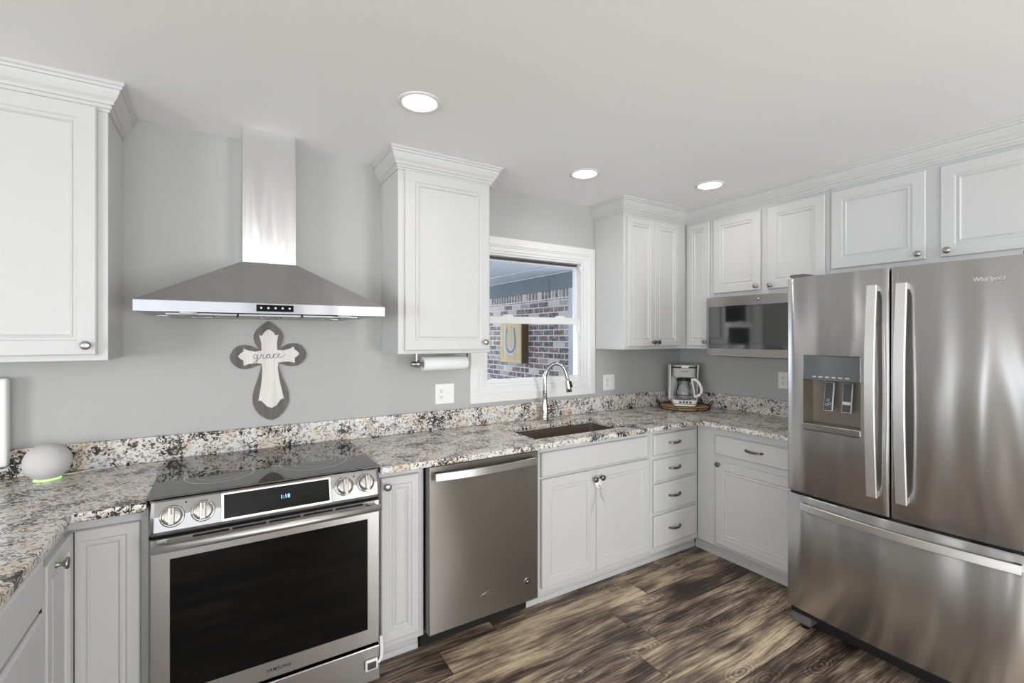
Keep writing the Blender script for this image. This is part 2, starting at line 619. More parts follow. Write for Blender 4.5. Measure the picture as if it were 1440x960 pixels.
def empty(name, label, cat, loc=(0, 0, 0), rotz=0.0, group=None, kind=None):
    o = bpy.data.objects.new(name, None)
    COL.objects.link(o)
    o.location = loc
    o.rotation_euler = (0, 0, rotz)
    o.empty_display_size = 0.05
    return tag(o, label, cat, group, kind)


def copy_tree(o, parent=None):
    c = o.copy()
    COL.objects.link(c)
    if parent is not None:
        c.parent = parent
    for ch in [x for x in list(bpy.data.objects) if x.parent == o and x is not c]:
        copy_tree(ch, c)
    return c


def text(name, s, size, loc, rot, mat, parent=None, ext=0.0006, align='CENTER', spacing=1.0, bold=0.0, sx=1.0):
    cu = bpy.data.curves.new(name, 'FONT')
    cu.body = s
    cu.size = size
    cu.extrude = ext
    cu.offset = bold
    cu.align_x = align
    cu.align_y = 'CENTER'
    cu.space_character = spacing
    cu.materials.append(mat)
    tmp = bpy.data.objects.new(name, cu)
    COL.objects.link(tmp)
    dg = bpy.context.evaluated_depsgraph_get()
    me = bpy.data.meshes.new_from_object(tmp.evaluated_get(dg))
    bpy.data.objects.remove(tmp)
    me.name = name
    o = bpy.data.objects.new(name, me)
    COL.objects.link(o)
    o.location = loc
    o.rotation_euler = rot
    o.scale = (sx, 1, 1)
    if parent is not None:
        o.parent = parent
    return o


def catmull(pts, n=8, closed=False):
    P = [Vector(p) for p in pts]
    out = []
    m = len(P)
    rng = range(m) if closed else range(m - 1)
    for i in rng:
        if closed:
            a, b, c, d = P[(i - 1) % m], P[i], P[(i + 1) % m], P[(i + 2) % m]
        else:
            a, b, c, d = P[max(i - 1, 0)], P[i], P[i + 1], P[min(i + 2, m - 1)]
        for k in range(n):
            t = k / n
            out.append(0.5 * ((2 * b) + (c - a) * t + (2 * a - 5 * b + 4 * c - d) * t * t + (3 * b - a - 3 * c + d) * t ** 3))
    if not closed:
        out.append(P[-1])
    return out


def offset_path(path, d):
    """Offset an open XY path to its left by d with mitred corners."""
    out = []
    n = len(path)
    for i in range(n):
        p = Vector(path[i])
        dirs = []
        if i > 0: dirs.append((p - Vector(path[i - 1])).normalized())
        if i < n - 1: dirs.append((Vector(path[i + 1]) - p).normalized())
        ns = [Vector((-q.y, q.x)) for q in dirs]
        if len(ns) == 1:
            out.append(p + ns[0] * d)
        else:
            b = (ns[0] + ns[1]).normalized()
            out.append(p + b * (d / max(0.2, b.dot(ns[0]))))
    return out


def moulding(mb, path, prof, mi=0):
    """Sweep profile [(out, z)...] along an open XY path, out is to the left of travel."""
    cols = [offset_path(path, o) for o, z in prof]
    n = len(path)
    rs = []
    for i in range(n):
        rs.append([(cols[k][i].x, cols[k][i].y, prof[k][1]) for k in range(len(prof))])
    return mb.rings(rs, True, True, True, False, mi)


# ================================================================== SETTING
XR, CEIL, XL, YF = 3.33, 2.44, -4.4, -5.9
WX0, WX1, WZ0, WZ1 = 1.412, 2.265, 1.145, 2.035       # kitchen window opening


def grid_wall(name, us, zs, holes, a, b, plane, mat, hole_list=None):
    """Wall slab between thickness planes a and b made of cells, skipping holes (u0,u1,z0,z1)."""
    mb = MB()
    us, zs = sorted(set(us)), sorted(set(zs))
    def solid(i, j):
        if i < 0 or j < 0 or i >= len(us) - 1 or j >= len(zs) - 1:
            return False
        cu, cz = (us[i] + us[i + 1]) / 2, (zs[j] + zs[j + 1]) / 2
        return not any(h[0] < cu < h[1] and h[2] < cz < h[3] for h in holes)
    def P(u, h, z):
        return (u, h, z) if plane == 'XZ' else (h, u, z)
    for i in range(len(us) - 1):
        for j in range(len(zs) - 1):
            if not solid(i, j):
                continue
            u0, u1, z0, z1 = us[i], us[i + 1], zs[j], zs[j + 1]
            for h in (a, b):
                mb.raw([P(u0, h, z0), P(u1, h, z0), P(u1, h, z1), P(u0, h, z1)], [(0, 1, 2, 3)])
            for di, dj, q in ((-1, 0, (u0, u0, z0, z1)), (1, 0, (u1, u1, z0, z1)), (0, -1, (u0, u1, z0, z0)), (0, 1, (u0, u1, z1, z1))):
                if not solid(i + di, j + dj):
                    mb.raw([P(q[0], a, q[2]), P(q[1], a, q[3]), P(q[1], b, q[3]), P(q[0], b, q[2])], [(0, 1, 2, 3)])
    return tag(mb.build(name, mat), kind='structure')


mb = MB(); mb.box(XL - 0.12, XR + 0.12, YF - 0.12, 0.12, -0.1, 0.0)
tag(mb.build('floor', M['floor']), kind='structure')
mb = MB(); mb.box(XL - 0.12, XR + 0.12, YF - 0.12, 0.12, CEIL, CEIL + 0.1)
tag(mb.build('ceiling', M['ceiling']), kind='structure')
grid_wall('wall_back', [XL - 0.12, WX0, WX1, XR + 0.12], [0, WZ0, WZ1, CEIL], [(WX0, WX1, WZ0, WZ1)], 0, 0.12, 'XZ', M['wall'])
grid_wall('wall_right', [YF, 0], [0, CEIL], [], XR, XR + 0.12, 'YZ', M['wall'])
LW = (-1.66, -1.40, 0.35, 2.1)       # narrow sidelight
LW2 = (-4.9, -3.1, 0.45, 2.2)
grid_wall('wall_left', [YF, LW2[0], LW2[1], LW[0], LW[1], 0], [0, LW[2], LW2[2], LW[3], LW2[3], CEIL], [LW, LW2], XL - 0.12, XL, 'YZ', M['pale_wall'])
FW = (-2.2, 0.4, 0.45, 2.25)
FD = (1.65, 2.75, 0.0, 2.1)
grid_wall('wall_front', [XL - 0.12, FW[0], FW[1], FD[0], FD[1], XR + 0.12], [0, FW[2], FD[3], FW[3], CEIL], [FW, FD], YF - 0.12, YF, 'XZ', M['pale_wall'])

# casings of the windows behind the camera
def casing_rear(name, u0, u1, z0, z1, plane, at, inward, mull):
    mb = MB()
    w = 0.09
    def bx(a, b, c, d, t0=0.0, t1=0.02):
        h0, h1 = at + inward * t0, at + inward * t1
        if plane == 'XZ': mb.box(a, b, h0, h1, c, d)
        else: mb.box(h0, h1, a, b, c, d)
    bx(u0 - w, u0, max(0, z0 - w), z1 + w); bx(u1, u1 + w, max(0, z0 - w), z1 + w)
    bx(u0, u1, z1, z1 + w)
    if z0 > 0.1: bx(u0, u1, z0 - w, z0)
    for k in range(1, mull):
        c = u0 + (u1 - u0) * k / mull
        bx(c - 0.04, c + 0.04, z0, z1, -0.06, 0.0)
    zc = (z0 + z1) / 2
    if mull > 1: bx(u0, u1, zc - 0.02, zc + 0.02, -0.055, -0.005)
    tag(mb.build(name, M['trim']), kind='structure')
casing_rear('window_2', LW2[0], LW2[1], LW2[2], LW2[3], 'YZ', XL, 1, 2)
casing_rear('window_4', LW[0], LW[1], LW[2], LW[3], 'YZ', XL, 1, 1)
casing_rear('window_3', FW[0], FW[1], FW[2], FW[3], 'XZ', YF, 1, 3)
casing_rear('door_1', FD[0], FD[1], FD[2], FD[3], 'XZ', YF, 1, 1)

# ---- kitchen window: casing, frame, two sashes with glass
win = empty('window_1', 'white double-hung window above the sink', None, (0, 0, 0), kind='structure')
def rect_ring(mb, x0, x1, z0, z1, prof):
    """Nested rectangles: prof = [(inset from outer, y)...]."""
    rs = []
    for d, y in prof:
        rs.append([(x0 + d, y, z0 + d), (x1 - d, y, z0 + d), (x1 - d, y, z1 - d), (x0 + d, y, z1 - d)])
    return mb.rings(rs, False, False)
mb = MB()
rect_ring(mb, 1.322, 2.355, 1.055, 2.125, [(0, 0), (0, -0.016), (0.004, -0.020), (0.050, -0.020), (0.053, -0.015), (0.060, -0.015), (0.064, -0.010), (0.086, -0.009), (0.090, -0.005), (0.090, 0.0), (0, 0)])
mb.build('window_casing', M['trim'], win)
mb = MB()
rect_ring(mb, WX0, WX1, WZ0, WZ1, [(0, -0.004), (0.012, -0.004), (0.014, 0.004), (0.026, 0.006), (0.026, 0.100), (0, 0.100), (0, -0.004)])
mb.build('window_frame', M['vinyl'], win)
mb = MB(); mb.box(WX0 + 0.026, WX1 - 0.026, 0.052, 0.096, WZ1 - 0.038, WZ1 - 0.026)
mb.build('head_seal', M['charcoal'], win)
def sash(name, x0, x1, z0, z1, y0, y1, wl, wb, wt):
    mb = MB()
    mb.box(x0, x0 + wl, y0, y1, z0, z1, 0.002)
    mb.box(x1 - wl, x1, y0, y1, z0, z1, 0.002)
    mb.box(x0 + wl - 0.001, x1 - wl + 0.001, y0, y1, z0, z0 + wb, 0.002)
    mb.box(x0 + wl - 0.001, x1 - wl + 0.001, y0, y1, z1 - wt, z1, 0.002)
    s = mb.build(name, M['vinyl'], win)
    mb = MB()
    yc = (y0 + y1) / 2
    mb.box(x0 + wl - 0.004, x1 - wl + 0.004, yc - 0.002, yc + 0.002, z0 + wb - 0.004, z1 - wt + 0.004)
    mb.build('pane', M['glass'], s)
    return s
ls = sash('lower_sash', 1.438, 2.239, 1.171, 1.612, 0.016, 0.044, 0.022, 0.026, 0.046)
us_ = sash('upper_sash', 1.438, 2.239, 1.585, 1.990, 0.052, 0.080, 0.022, 0.030, 0.010)
for x in (1.62, 2.06):
    mb = MB()
    mb.prism([(x - 0.045, 1.612), (x + 0.045, 1.612), (x + 0.028, 1.626), (x - 0.028, 1.626)], 0.018, 0.040, 'XZ')
    mb.build('sash_lock', M['vinyl'], ls)
for x, z in ((2.232, 1.975), (2.232, 1.50)):
    mb = MB(); mb.box(x - 0.008, x + 0.008, 0.002, 0.014, z - 0.02, z + 0.02, 0.003)
    mb.build('tilt_latch', M['vinyl'], win)

# ---- porch outside the window
mb = MB(); mb.box(-2.0, 3.6, 0.125, 6.5, -0.12, -0.02)
tag(mb.build('porch_slab', M['concrete']), 'grey concrete porch floor outside the kitchen window', None, kind='structure')
mb = MB(); mb.box(3.28, 3.50, 1.42, 6.0, -0.02, 1.905)
tag(mb.build('brick_wall', M['brick']), 'weathered brick wall of the house wing outside the window', None, kind='structure')
mb = MB(); mb.box(3.272, 3.50, 1.42, 6.0, 1.905, 2.016)
tag(mb.build('rowlock_course', M['rowlock']), 'row of upright bricks topping the brick wall', None, kind='structure')
mb = MB(); mb.box(3.25, 3.50, 1.30, 6.0, 2.016, 2.20, 0.004)
tag(mb.build('frieze_board', M['frieze']), 'blue-grey board between porch ceiling and brick wall', None, kind='structure')
mb = MB(); mb.box(3.25, 3.50, 1.27, 1.418, -0.02, 2.014, 0.004)
M['corner'] = simple('pale_corner_paint', rgb(176, 180, 188), 0.7)
tag(mb.build('corner_board', M['corner']), 'white corner board ending the outdoor brick wall', None, kind='structure')
mb = MB()
mb.box(-1.5, 3.25, 0.13, 3.9, 2.20, 2.26)
for x in (2.84, 2.2, 1.56):
    mb.box(x - 0.02, x + 0.02, 0.13, 3.9, 2.188, 2.20, 0.002)
tag(mb.build('porch_ceiling', M['porch_ceiling']), 'pale panelled porch ceiling with battens', None, kind='structure')

# wooden box with horseshoe hanging on the brick wall
bx = empty('wooden_box', 'tan wooden box with a blue horseshoe hanging on the outdoor brick wall', 'box', (3.279, 2.754, 1.142), -PI / 2)
# local: x runs right (world -y) 0..0.504, y towards the wall, front at y=-0.11
mb = MB(); mb.box(0, 0.504, -0.098, 0.0, 0, 0.52, 0.003)
mb.build('case', M['brown_wood'], bx)
mb = MB()
mb.box(0, 0.504, -0.112, -0.098, 0, 0.05, 0.002); mb.box(0, 0.504, -0.112, -0.098, 0.47, 0.52, 0.002)
mb.box(0, 0.06, -0.112, -0.098, 0.05, 0.47, 0.002); mb.box(0.444, 0.504, -0.112, -0.098, 0.05, 0.47, 0.002)
for k in range(4):
    mb.box(0.06 + k * 0.096, 0.06 + (k + 1) * 0.096 - 0.002, -0.108, -0.098, 0.05, 0.47)
mb.build('front_boards', M['tan_wood'], bx)
def shoe(sw, y, h):
    pts = []
    for k in range(25):
        t = PI + PI * k / 24
        pts.append((0.25 + 0.115 * math.cos(t), y, 0.26 + 0.125 * math.sin(t)))
    pts = [(0.165, y, 0.44), (0.142, y, 0.36)] + pts + [(0.358, y, 0.36), (0.335, y, 0.44)]
    m = MB(); m.bar(catmull(pts, 3), h, sw, (0, 1, 0) if False else (0, 0, 0.0001)) if False else None
    # flat ribbon in the front plane
    P = catmull(pts, 3)
    rs = []
    for i, p in enumerate(P):
        t = (P[min(i + 1, len(P) - 1)] - P[max(i - 1, 0)]).normalized()
        nrm = Vector((-t.z, 0, t.x))
        rs.append([p + nrm * sw / 2, p - nrm * sw / 2, p - nrm * sw / 2 + Vector((0, -h, 0)), p + nrm * sw / 2 + Vector((0, -h, 0))])
    m.rings(rs)
    return m
shoe(0.062, -0.108, 0.003).build('horseshoe_outline', M['white_paint'], bx)
shoe(0.040, -0.111, 0.003).build('horseshoe', M['blue_paint'], bx)

# ================================================================== CABINET HELPERS
def door_panel(mb, x0, x1, z0, z1, yb=0.0, t=0.02, fw=0.05, raised=False):
    yf = yb - t
    prof = [(0, yb), (0, yf + 0.004), (0.004, yf), (fw - 0.002, yf), (fw + 0.003, yf + 0.005), (fw + 0.011, yf + 0.005), (fw + 0.014, yf + 0.0015),
            (fw + 0.017, yf + 0.0015), (fw + 0.022, yf + 0.0085)]
    if raised:
        prof += [(fw + 0.024, yf + 0.0085), (fw + 0.034, yf + 0.002)]
    rs = []
    for d, y in prof:
        rs.append([(x0 + d, y, z0 + d), (x1 - d, y, z0 + d), (x1 - d, y, z1 - d), (x0 + d, y, z1 - d)])
    mb.rings(rs, True, True)
    return mb


def slab_panel(mb, x0, x1, z0, z1, yb=0.0, t=0.02):
    yf = yb - t
    rs = []
    for d, y in [(0, yb), (0, yf + 0.007), (0.003, yf + 0.003), (0.009, yf)]:
        rs.append([(x0 + d, y, z0 + d), (x1 - d, y, z0 + d), (x1 - d, y, z1 - d), (x0 + d, y, z1 - d)])
    mb.rings(rs, True, True)
    return mb


def knob(parent, x, z, y=-0.02, mat='nickel', s=1.0):
    mb = MB()
    mb.lathe([(0.0085 * s, 0), (0.0075 * s, 0.003), (0.0055 * s, 0.006), (0.0055 * s, 0.012), (0.009 * s, 0.016), (0.0150 * s, 0.020), (0.0162 * s, 0.0235),
              (0.0150 * s, 0.0265), (0.010 * s, 0.0285), (0.004 * s, 0.0295)], (x, y, z), 'Y', 24)
    return mb.build('knob', M[mat], parent)


def pull(parent, x, z, y=-0.02, L=0.105, mat='gunmetal'):
    mb = MB()
    n = 14
    pts = []
    for k in range(n + 1):
        t = k / n
        pts.append((x + (t - 0.5) * L, y - 0.004 - 0.022 * (math.sin(PI * t) ** 0.55), z - 0.002 * math.sin(PI * t)))
    mb.bar(pts, 0.013, 0.0055, (0, -1, 0))
    for sx in (-1, 1):
        mb.lathe([(0.0075, 0), (0.007, 0.004), (0.005, 0.007)], (x + sx * L / 2, y, z), 'Y', 14)
    return mb.build('handle', M[mat], parent)


def add_door(cab, x0, x1, z0, z1, knob_at=None, fw=0.05, raised=False, mat='nickel'):
    mb = MB()
    door_panel(mb, x0, x1, z0, z1, 0, 0.02, fw, raised)
    d = mb.build('door', M['cabinet'], cab)
    if knob_at:
        knob(d, knob_at[0], knob_at[1], -0.02, mat)
    return d


def add_drawer(cab, x0, x1, z0, z1, px=None, name='drawer', panel=None):
    mb = MB()
    slab_panel(mb, x0, x1, z0, z1)
    d = mb.build(name, M['cabinet'], cab)
    if px is not None:
        pull(d, px, (z0 + z1) / 2 + 0.005)
    return d


BASE_TOP = 0.886
YB = -0.585


def base_body(cab, w, depth, toe_l=0.0, toe_r=0.0, top=BASE_TOP):
    mb = MB()
    mb.box(0.0005, w - 0.0005, 0, depth, 0.10, top, 0.0015, 1)
    mb.build('cabinet_box', M['cabinet'], cab)
    mb = MB()
    mb.box(0.0005 + toe_l, w - 0.0005 - toe_r, 0.075, 0.092, 0.0, 0.0995)
    mb.box(0.0005 + toe_l, w - 0.0005 - toe_r, 0.070, 0.075, 0.0, 0.03, 0.002, 1)
    mb.build('toe_kick', M['cabinet'], cab)


# ================================================================== RANGE
RX0, RX1 = -0.207, 0.567
rg = empty('electric_range', 'stainless steel slide-in electric range under the chimney hood', 'stove', (0, 0, 0))
mb = MB()
mb.box(RX0 + 0.004, RX1 - 0.004, -0.630, -0.03, 0.06, 0.905)
mb.build('range_body', M['grey_side'], rg)
mb = MB()
mb.box(-0.215, 0.575, -0.640, -0.024, 0.9195, 0.9275, 0.0025)
ct = mb.build('cooktop', M['cooktop_glass'], rg)
M['ring'] = simple('burner_print', rgb(196, 192, 188), 0.3)
def ring(cx, cy, r, w=0.0036, z=0.9277):
    m = MB(); n = 64
    a = [(cx + r * math.cos(2 * PI * i / n), cy + r * math.sin(2 * PI * i / n)) for i in range(n)]
    b = [(cx + (r - w) * math.cos(2 * PI * i / n), cy + (r - w) * math.sin(2 * PI * i / n)) for i in range(n)]
    m.rings([[(p[0], p[1], z) for p in a], [(p[0], p[1], z + 0.0002) for p in a], [(p[0], p[1], z + 0.0002) for p in b], [(p[0], p[1], z) for p in b], [(p[0], p[1], z) for p in a]], False, False)
    return m
for cx, cy, r in ((-0.005, -0.43, 0.120), (0.345, -0.42, 0.138), (-0.02, -0.17, 0.075), (0.375, -0.16, 0.09)):
    m = ring(cx, cy, r); m2 = ring(cx, cy, r * 0.66, 0.0018)
    m.raw(m2.v, m2.f)
    m.build('burner_ring', M['ring'], ct)
# sloped control panel: section in YZ swept along X, softly rounded ends
def panel_sec(xe, s):
    sec = [(-0.60, 0.9185), (-0.645, 0.9185), (-0.652, 0.914), (-0.672, 0.870), (-0.682, 0.822), (-0.680, 0.812), (-0.672, 0.808), (-0.60, 0.808)]
    return [(xe, y if y > -0.61 else y + s, z) for y, z in sec]
mb = MB()
mb.rings([panel_sec(RX0, 0.012), panel_sec(RX0 + 0.004, 0.004), panel_sec(RX0 + 0.014, 0), panel_sec(RX1 - 0.014, 0), panel_sec(RX1 - 0.004, 0.004), panel_sec(RX1, 0.012)])
M['panel_steel'] = steel('panel_steel', rgb(152, 151, 150), 0.30, 0.6, 'X')
cp = mb.build('control_panel', M['panel_steel'], rg)
tilt = math.atan2(0.030, 0.092)      # lean of the panel face
def panel_mat(x, z):
    # y on face at height z
    t = (0.914 - z) / (0.914 - 0.822)
    y = -0.652 + t * (-0.682 + 0.652) - (0.003 if 0.2 < t < 0.8 else 0)
    return Matrix.Translation((x, y, z)) @ Matrix.Rotation(-tilt, 4, 'X')
mt = panel_mat(0.185, 0.868)
mb = MB(); mb.box(-0.187, 0.187, -0.007, 0.004, -0.050, 0.050, 0.003, 2, 0, mt)
disp = mb.build('display_frame', M['steel_bright'], cp)
mb = MB(); mb.box(-0.178, 0.178, -0.0082, -0.004, -0.040, 0.042, 0, 2, 0, mt)
sc_ = mb.build('display', M['black_glass'], disp)
tx = text('clock_digits', '1:18', 0.020, mt @ Vector((0.02, -0.0088, 0.003)), (PI / 2 - tilt, 0, 0), M['clock'], sc_, 0.0002)
for i, (kx, kz) in enumerate(((-0.143, 0.866), (-0.055, 0.868), (0.421, 0.872), (0.507, 0.873))):
    mt = panel_mat(kx, kz)
    mb = MB()
    mb.lathe([(0.036, 0.0), (0.036, 0.004), (0.034, 0.006), (0.030, 0.006)], (0, 0, 0), 'Y', 36, mat=mt)
    be = mb.build('knob_bezel', M['chrome'], cp)
    mb = MB()
    mb.lathe([(0.0275, 0.004), (0.030, 0.008), (0.0295, 0.028), (0.027, 0.032), (0.018, 0.033)], (0, 0, 0), 'Y', 36, mat=mt)
    mb.box(-0.009, 0.009, -0.046, -0.028, -0.029, 0.029, 0.003, 2, 0, mt)
    kn = mb.build('control_knob', M['nickel'], cp)
    mb = MB(); mb.box(-0.0012, 0.0012, -0.0468, -0.0455, 0.006, 0.026, 0, 1, 0, mt)
    mb.build('knob_mark', M['ink'], kn)
for kx in (-0.105, 0.462):
    mt = panel_mat(kx, 0.903)
    mb = MB(); mb.lathe([(0.003, 0), (0.003, 0.0035)], (0, 0, 0), 'Y', 12, mat=mt)
    mb.build('indicator_dot', M['ink'], cp)
# black gap, oven door
mb = MB(); mb.box(RX0 + 0.004, RX1 - 0.004, -0.655, -0.60, 0.795, 0.809)
mb.build('panel_gap', M['rubber'], rg)
GX0, GX1, GZ0, GZ1 = -0.150, 0.515, 0.262, 0.722
mb = MB()
DY0, DY1 = -0.672, -0.634
# door as a ring around the glass
rect = lambda x0, x1, z0, z1, y: [(x0, y, z0), (x1, y, z0), (x1, y, z1), (x0, y, z1)]
mb.rings([rect(RX0, RX1, 0.196, 0.797, DY1), rect(RX0, RX1, 0.196, 0.797, DY0 + 0.006), rect(RX0 + 0.006, RX1 - 0.006, 0.200, 0.793, DY0),
          rect(GX0, GX1, GZ0, GZ1, DY0), rect(GX0, GX1, GZ0, GZ1, DY0 + 0.010)], True, True)
od = mb.build('oven_door', M['steel'], rg)
mb = MB(); mb.box(GX0 + 0.0005, GX1 - 0.0005, DY0 + 0.0015, DY0 + 0.0095, GZ0 + 0.0005, GZ1 - 0.0005)
mb.build('oven_glass', M['black_glass'], od)
mb = MB()
mb.tube([(RX0 + 0.008, -0.722, 0.778), (RX1 - 0.012, -0.722, 0.778)], 0.0135, 20)
mb.box(RX0 + 0.02, RX0 + 0.05, -0.72, DY0 + 0.001, 0.768, 0.788, 0.004)
mb.box(RX1 - 0.054, RX1 - 0.024, -0.72, DY0 + 0.001, 0.768, 0.788, 0.004)
mb.build('oven_handle', M['steel_bright'], od)
for k in range(5):
    x = -0.085 + k * 0.118
    mb = MB(); mb.box(x, x + 0.108, DY0 - 0.0006, DY0 + 0.004, 0.7825, 0.7905)
    mb.build('vent_slot', M['rubber'], od)
text('maker_name', 'SAMSUNG', 0.0165, (0.184, DY0 - 0.0003, 0.229), (PI / 2, 0, 0), M['ink'], od, 0.0003, spacing=1.15, bold=0.0003)
mb = MB(); mb.box(RX0, RX1, DY0, -0.634, 0.04, 0.184, 0.004)
wd = mb.build('warming_drawer', M['steel'], rg)
mb = MB(); mb.box(RX0 + 0.004, RX1 - 0.004, -0.650, -0.634, 0.184, 0.196)
mb.build('drawer_gap', M['rubber'], rg)
for x in (RX0 + 0.05, RX1 - 0.05):
    for y in (-0.58, -0.10):
        mb = MB(); mb.lathe([(0.018, 0.0), (0.018, 0.01), (0.010, 0.012), (0.010, 0.06)], (x, y, 0), 'Z', 14)
        mb.build('leveling_foot', M['black'], rg)

# child safety latch strapped on the drawer corner
sl = empty('safety_latch', 'white child safety latch with grey button on the stove drawer corner', 'latch', (0.528, -0.673, 0.118))
mb = MB(); mb.box(-0.026, 0.026, -0.014, -0.001, -0.022, 0.022, 0.005)
lb = mb.build('latch_case', M['white_plastic'], sl)
mb = MB(); mb.box(-0.018, 0.018, -0.017, -0.012, -0.015, 0.014, 0.003)
mb.build('latch_button', M['charcoal'], lb)
mb = MB(); mb.bar(catmull([(0.027, -0.008, 0.0), (0.037, -0.010, 0.010), (0.043, -0.008, 0.035), (0.042, -0.007, 0.075), (0.040, -0.006, 0.105)], 5), 0.012, 0.003, (0, -1, 0.2))
mb.build('latch_strap', M['white_plastic'], sl)

# ================================================================== HOOD
hd = empty('range_hood', 'stainless steel pyramid chimney range hood on the grey wall', 'range hood', (0, 0, 0))
HX0, HX1, HY0 = -0.270, 0.636, -0.505
HZ0, HZ1, HZ2 = 1.572, 1.614, 1.822
CX0, CX1, CY0 = 0.080, 0.305, -0.165
mb = MB()
def rec(x0, x1, y0, y1, z):
    return [(x0, y0, z), (x1, y0, z), (x1, y1, z), (x0, y1, z)]
mb.rings([rec(HX0, HX1, HY0, -0.002, HZ0), rec(HX0, HX1, HY0, -0.002, HZ1 - 0.0015), rec(HX0 + 0.0015, HX1 - 0.0015, HY0 + 0.0015, -0.002, HZ1)], False, False)
mb.rings([rec(HX0, HX1, HY0, -0.002, HZ0), rec(HX0 + 0.012, HX1 - 0.012, HY0 + 0.012, -0.012, HZ0), rec(HX0 + 0.05, HX1 - 0.05, HY0 + 0.05, -0.012, HZ0 + 0.004)], False, True)
M['rim_steel'] = steel('rim_steel', rgb(158, 158, 160), 0.32, 0.6, 'X', wavy=0.004, wsc=(9, 9, 2))
rim = mb.build('hood_rim', M['rim_steel'], hd)
mb = MB()
mb.rings([rec(HX0 + 0.0015, HX1 - 0.0015, HY0 + 0.0015, -0.002, HZ1), rec(CX0 - 0.004, CX1 + 0.004, CY0 - 0.004, -0.002, HZ2)], False, True)
mb.build('hood_canopy', M['hood'], hd)
mb = MB(); mb.box(CX0, CX1, CY0, -0.002, HZ2, 2.262, 0.001, 1)
mb.build('chimney_lower', M['chimney'], hd)
mb = MB(); mb.box(CX0 + 0.002, CX1 - 0.002, CY0 + 0.002, -0.002, 2.262, CEIL - 0.001)
mb.build('chimney_upper', M['chimney'], hd)
mb = MB(); mb.box(0.118, 0.254, HY0 - 0.003, HY0, 1.580, 1.607, 0.001, 1)
tp = mb.build('touch_panel', M['black_glass'], rim)
for k in range(5):
    mb = MB(); mb.lathe([(0.0035, 0.0), (0.0035, 0.0006)], (0.135 + k * 0.026, HY0 - 0.003, 1.594), 'Y', 12)
    mb.build('touch_icon', M['panel_led'], tp)
for k in range(3):
    x0 = HX0 + 0.085 + k * 0.245
    mb = MB()
    mb.box(x0, x0 + 0.24, HY0 + 0.115, -0.05, HZ0 - 0.010, HZ0 + 0.003, 0.003)
    fl = mb.build('grease_filter', M['filter'], hd)
    mb = MB(); mb.tube([(x0 + 0.08, HY0 + 0.125, HZ0 - 0.010), (x0 + 0.09, HY0 + 0.125, HZ0 - 0.016), (x0 + 0.15, HY0 + 0.125, HZ0 - 0.016), (x0 + 0.16, HY0 + 0.125, HZ0 - 0.010)], 0.003, 8)
    mb.build('filter_handle', M['chrome'], fl)
for x in (HX0 + 0.16, HX1 - 0.16):
    mb = MB(); mb.lathe([(0.030, HZ0 + 0.004), (0.030, HZ0 - 0.004), (0.025, HZ0 - 0.006), (0.022, HZ0 - 0.003)], (x, HY0 + 0.075, 0), 'Z', 24)
    mb.build('hood_lamp', [M['hood_lamp']], hd)

# ================================================================== COUNTERTOPS
CT0, CT1 = 0.888, 0.918
def slab_grid(name, xs, ys, inside, z0, z1, mat, label, cat, bev=0.006, hole_bev=True):
    bm = bmesh.new()
    xs, ys = sorted(set(xs)), sorted(set(ys))
    vt = {}
    def V(i, j):
        if (i, j) not in vt:
            vt[(i, j)] = bm.verts.new((xs[i], ys[j], z1))
        return vt[(i, j)]
    for i in range(len(xs) - 1):
        for j in range(len(ys) - 1):
            if inside((xs[i] + xs[i + 1]) / 2, (ys[j] + ys[j + 1]) / 2):
                bm.faces.new((V(i, j), V(i + 1, j), V(i + 1, j + 1), V(i, j + 1)))
    r = bmesh.ops.extrude_face_region(bm, geom=bm.faces[:])
    for v in [g for g in r['geom'] if isinstance(g, bmesh.types.BMVert)]:
        v.co.z = z0
    bmesh.ops.recalc_face_normals(bm, faces=bm.faces)
    bmesh.ops.dissolve_limit(bm, angle_limit=0.01, verts=bm.verts[:], edges=bm.edges[:])
    es = [e for e in bm.edges if len(e.link_faces) == 2 and e.calc_face_angle(0) > 0.5]
    bmesh.ops.bevel(bm, geom=es, offset=bev, segments=3, affect='EDGES', profile=0.5)
    m = MB().from_bm(bm)
    return tag(m.build(name, mat), label, cat)

CEY = -0.650        # front edge of the back counter
PX = -0.404         # peninsula counter edge
slab_grid('granite_countertop', [-1.10, PX, -0.216], [-2.30, CEY, -0.0005],
          lambda x, y: (x < PX) or (y > CEY), CT0, CT1, M['granite'],
          'beige speckled granite countertop left of the stove turning into a peninsula', 'countertop')
SX0, SX1, SY0, SY1 = 1.462, 2.142, -0.532, -0.212
slab_grid('granite_countertop', [0.576, SX0, SX1, 2.700, 3.3295], [-1.336, CEY, SY0, SY1, -0.0005],
          lambda x, y: ((y > CEY) or (x > 2.700)) and not (SX0 < x < SX1 and SY0 < y < SY1), CT0, CT1, M['granite'],
          'L-shaped speckled granite countertop with sink cutout, right of the stove', 'countertop')
def splash(label, boxes):
    mb = MB()
    for b in boxes:
        mb.box(*b, 0.003)
    return tag(mb.build('granite_backsplash', M['granite']), label, 'backsplash')
splash('long low granite backsplash strip along the window wall', [(-1.10, 3.3295, -0.020, -0.0005, CT1 + 0.0005, 1.031)])
splash('short granite backsplash strip behind coffee maker and refrigerator', [(3.31, 3.3295, -1.336, -0.0205, CT1 + 0.0005, 1.031)])

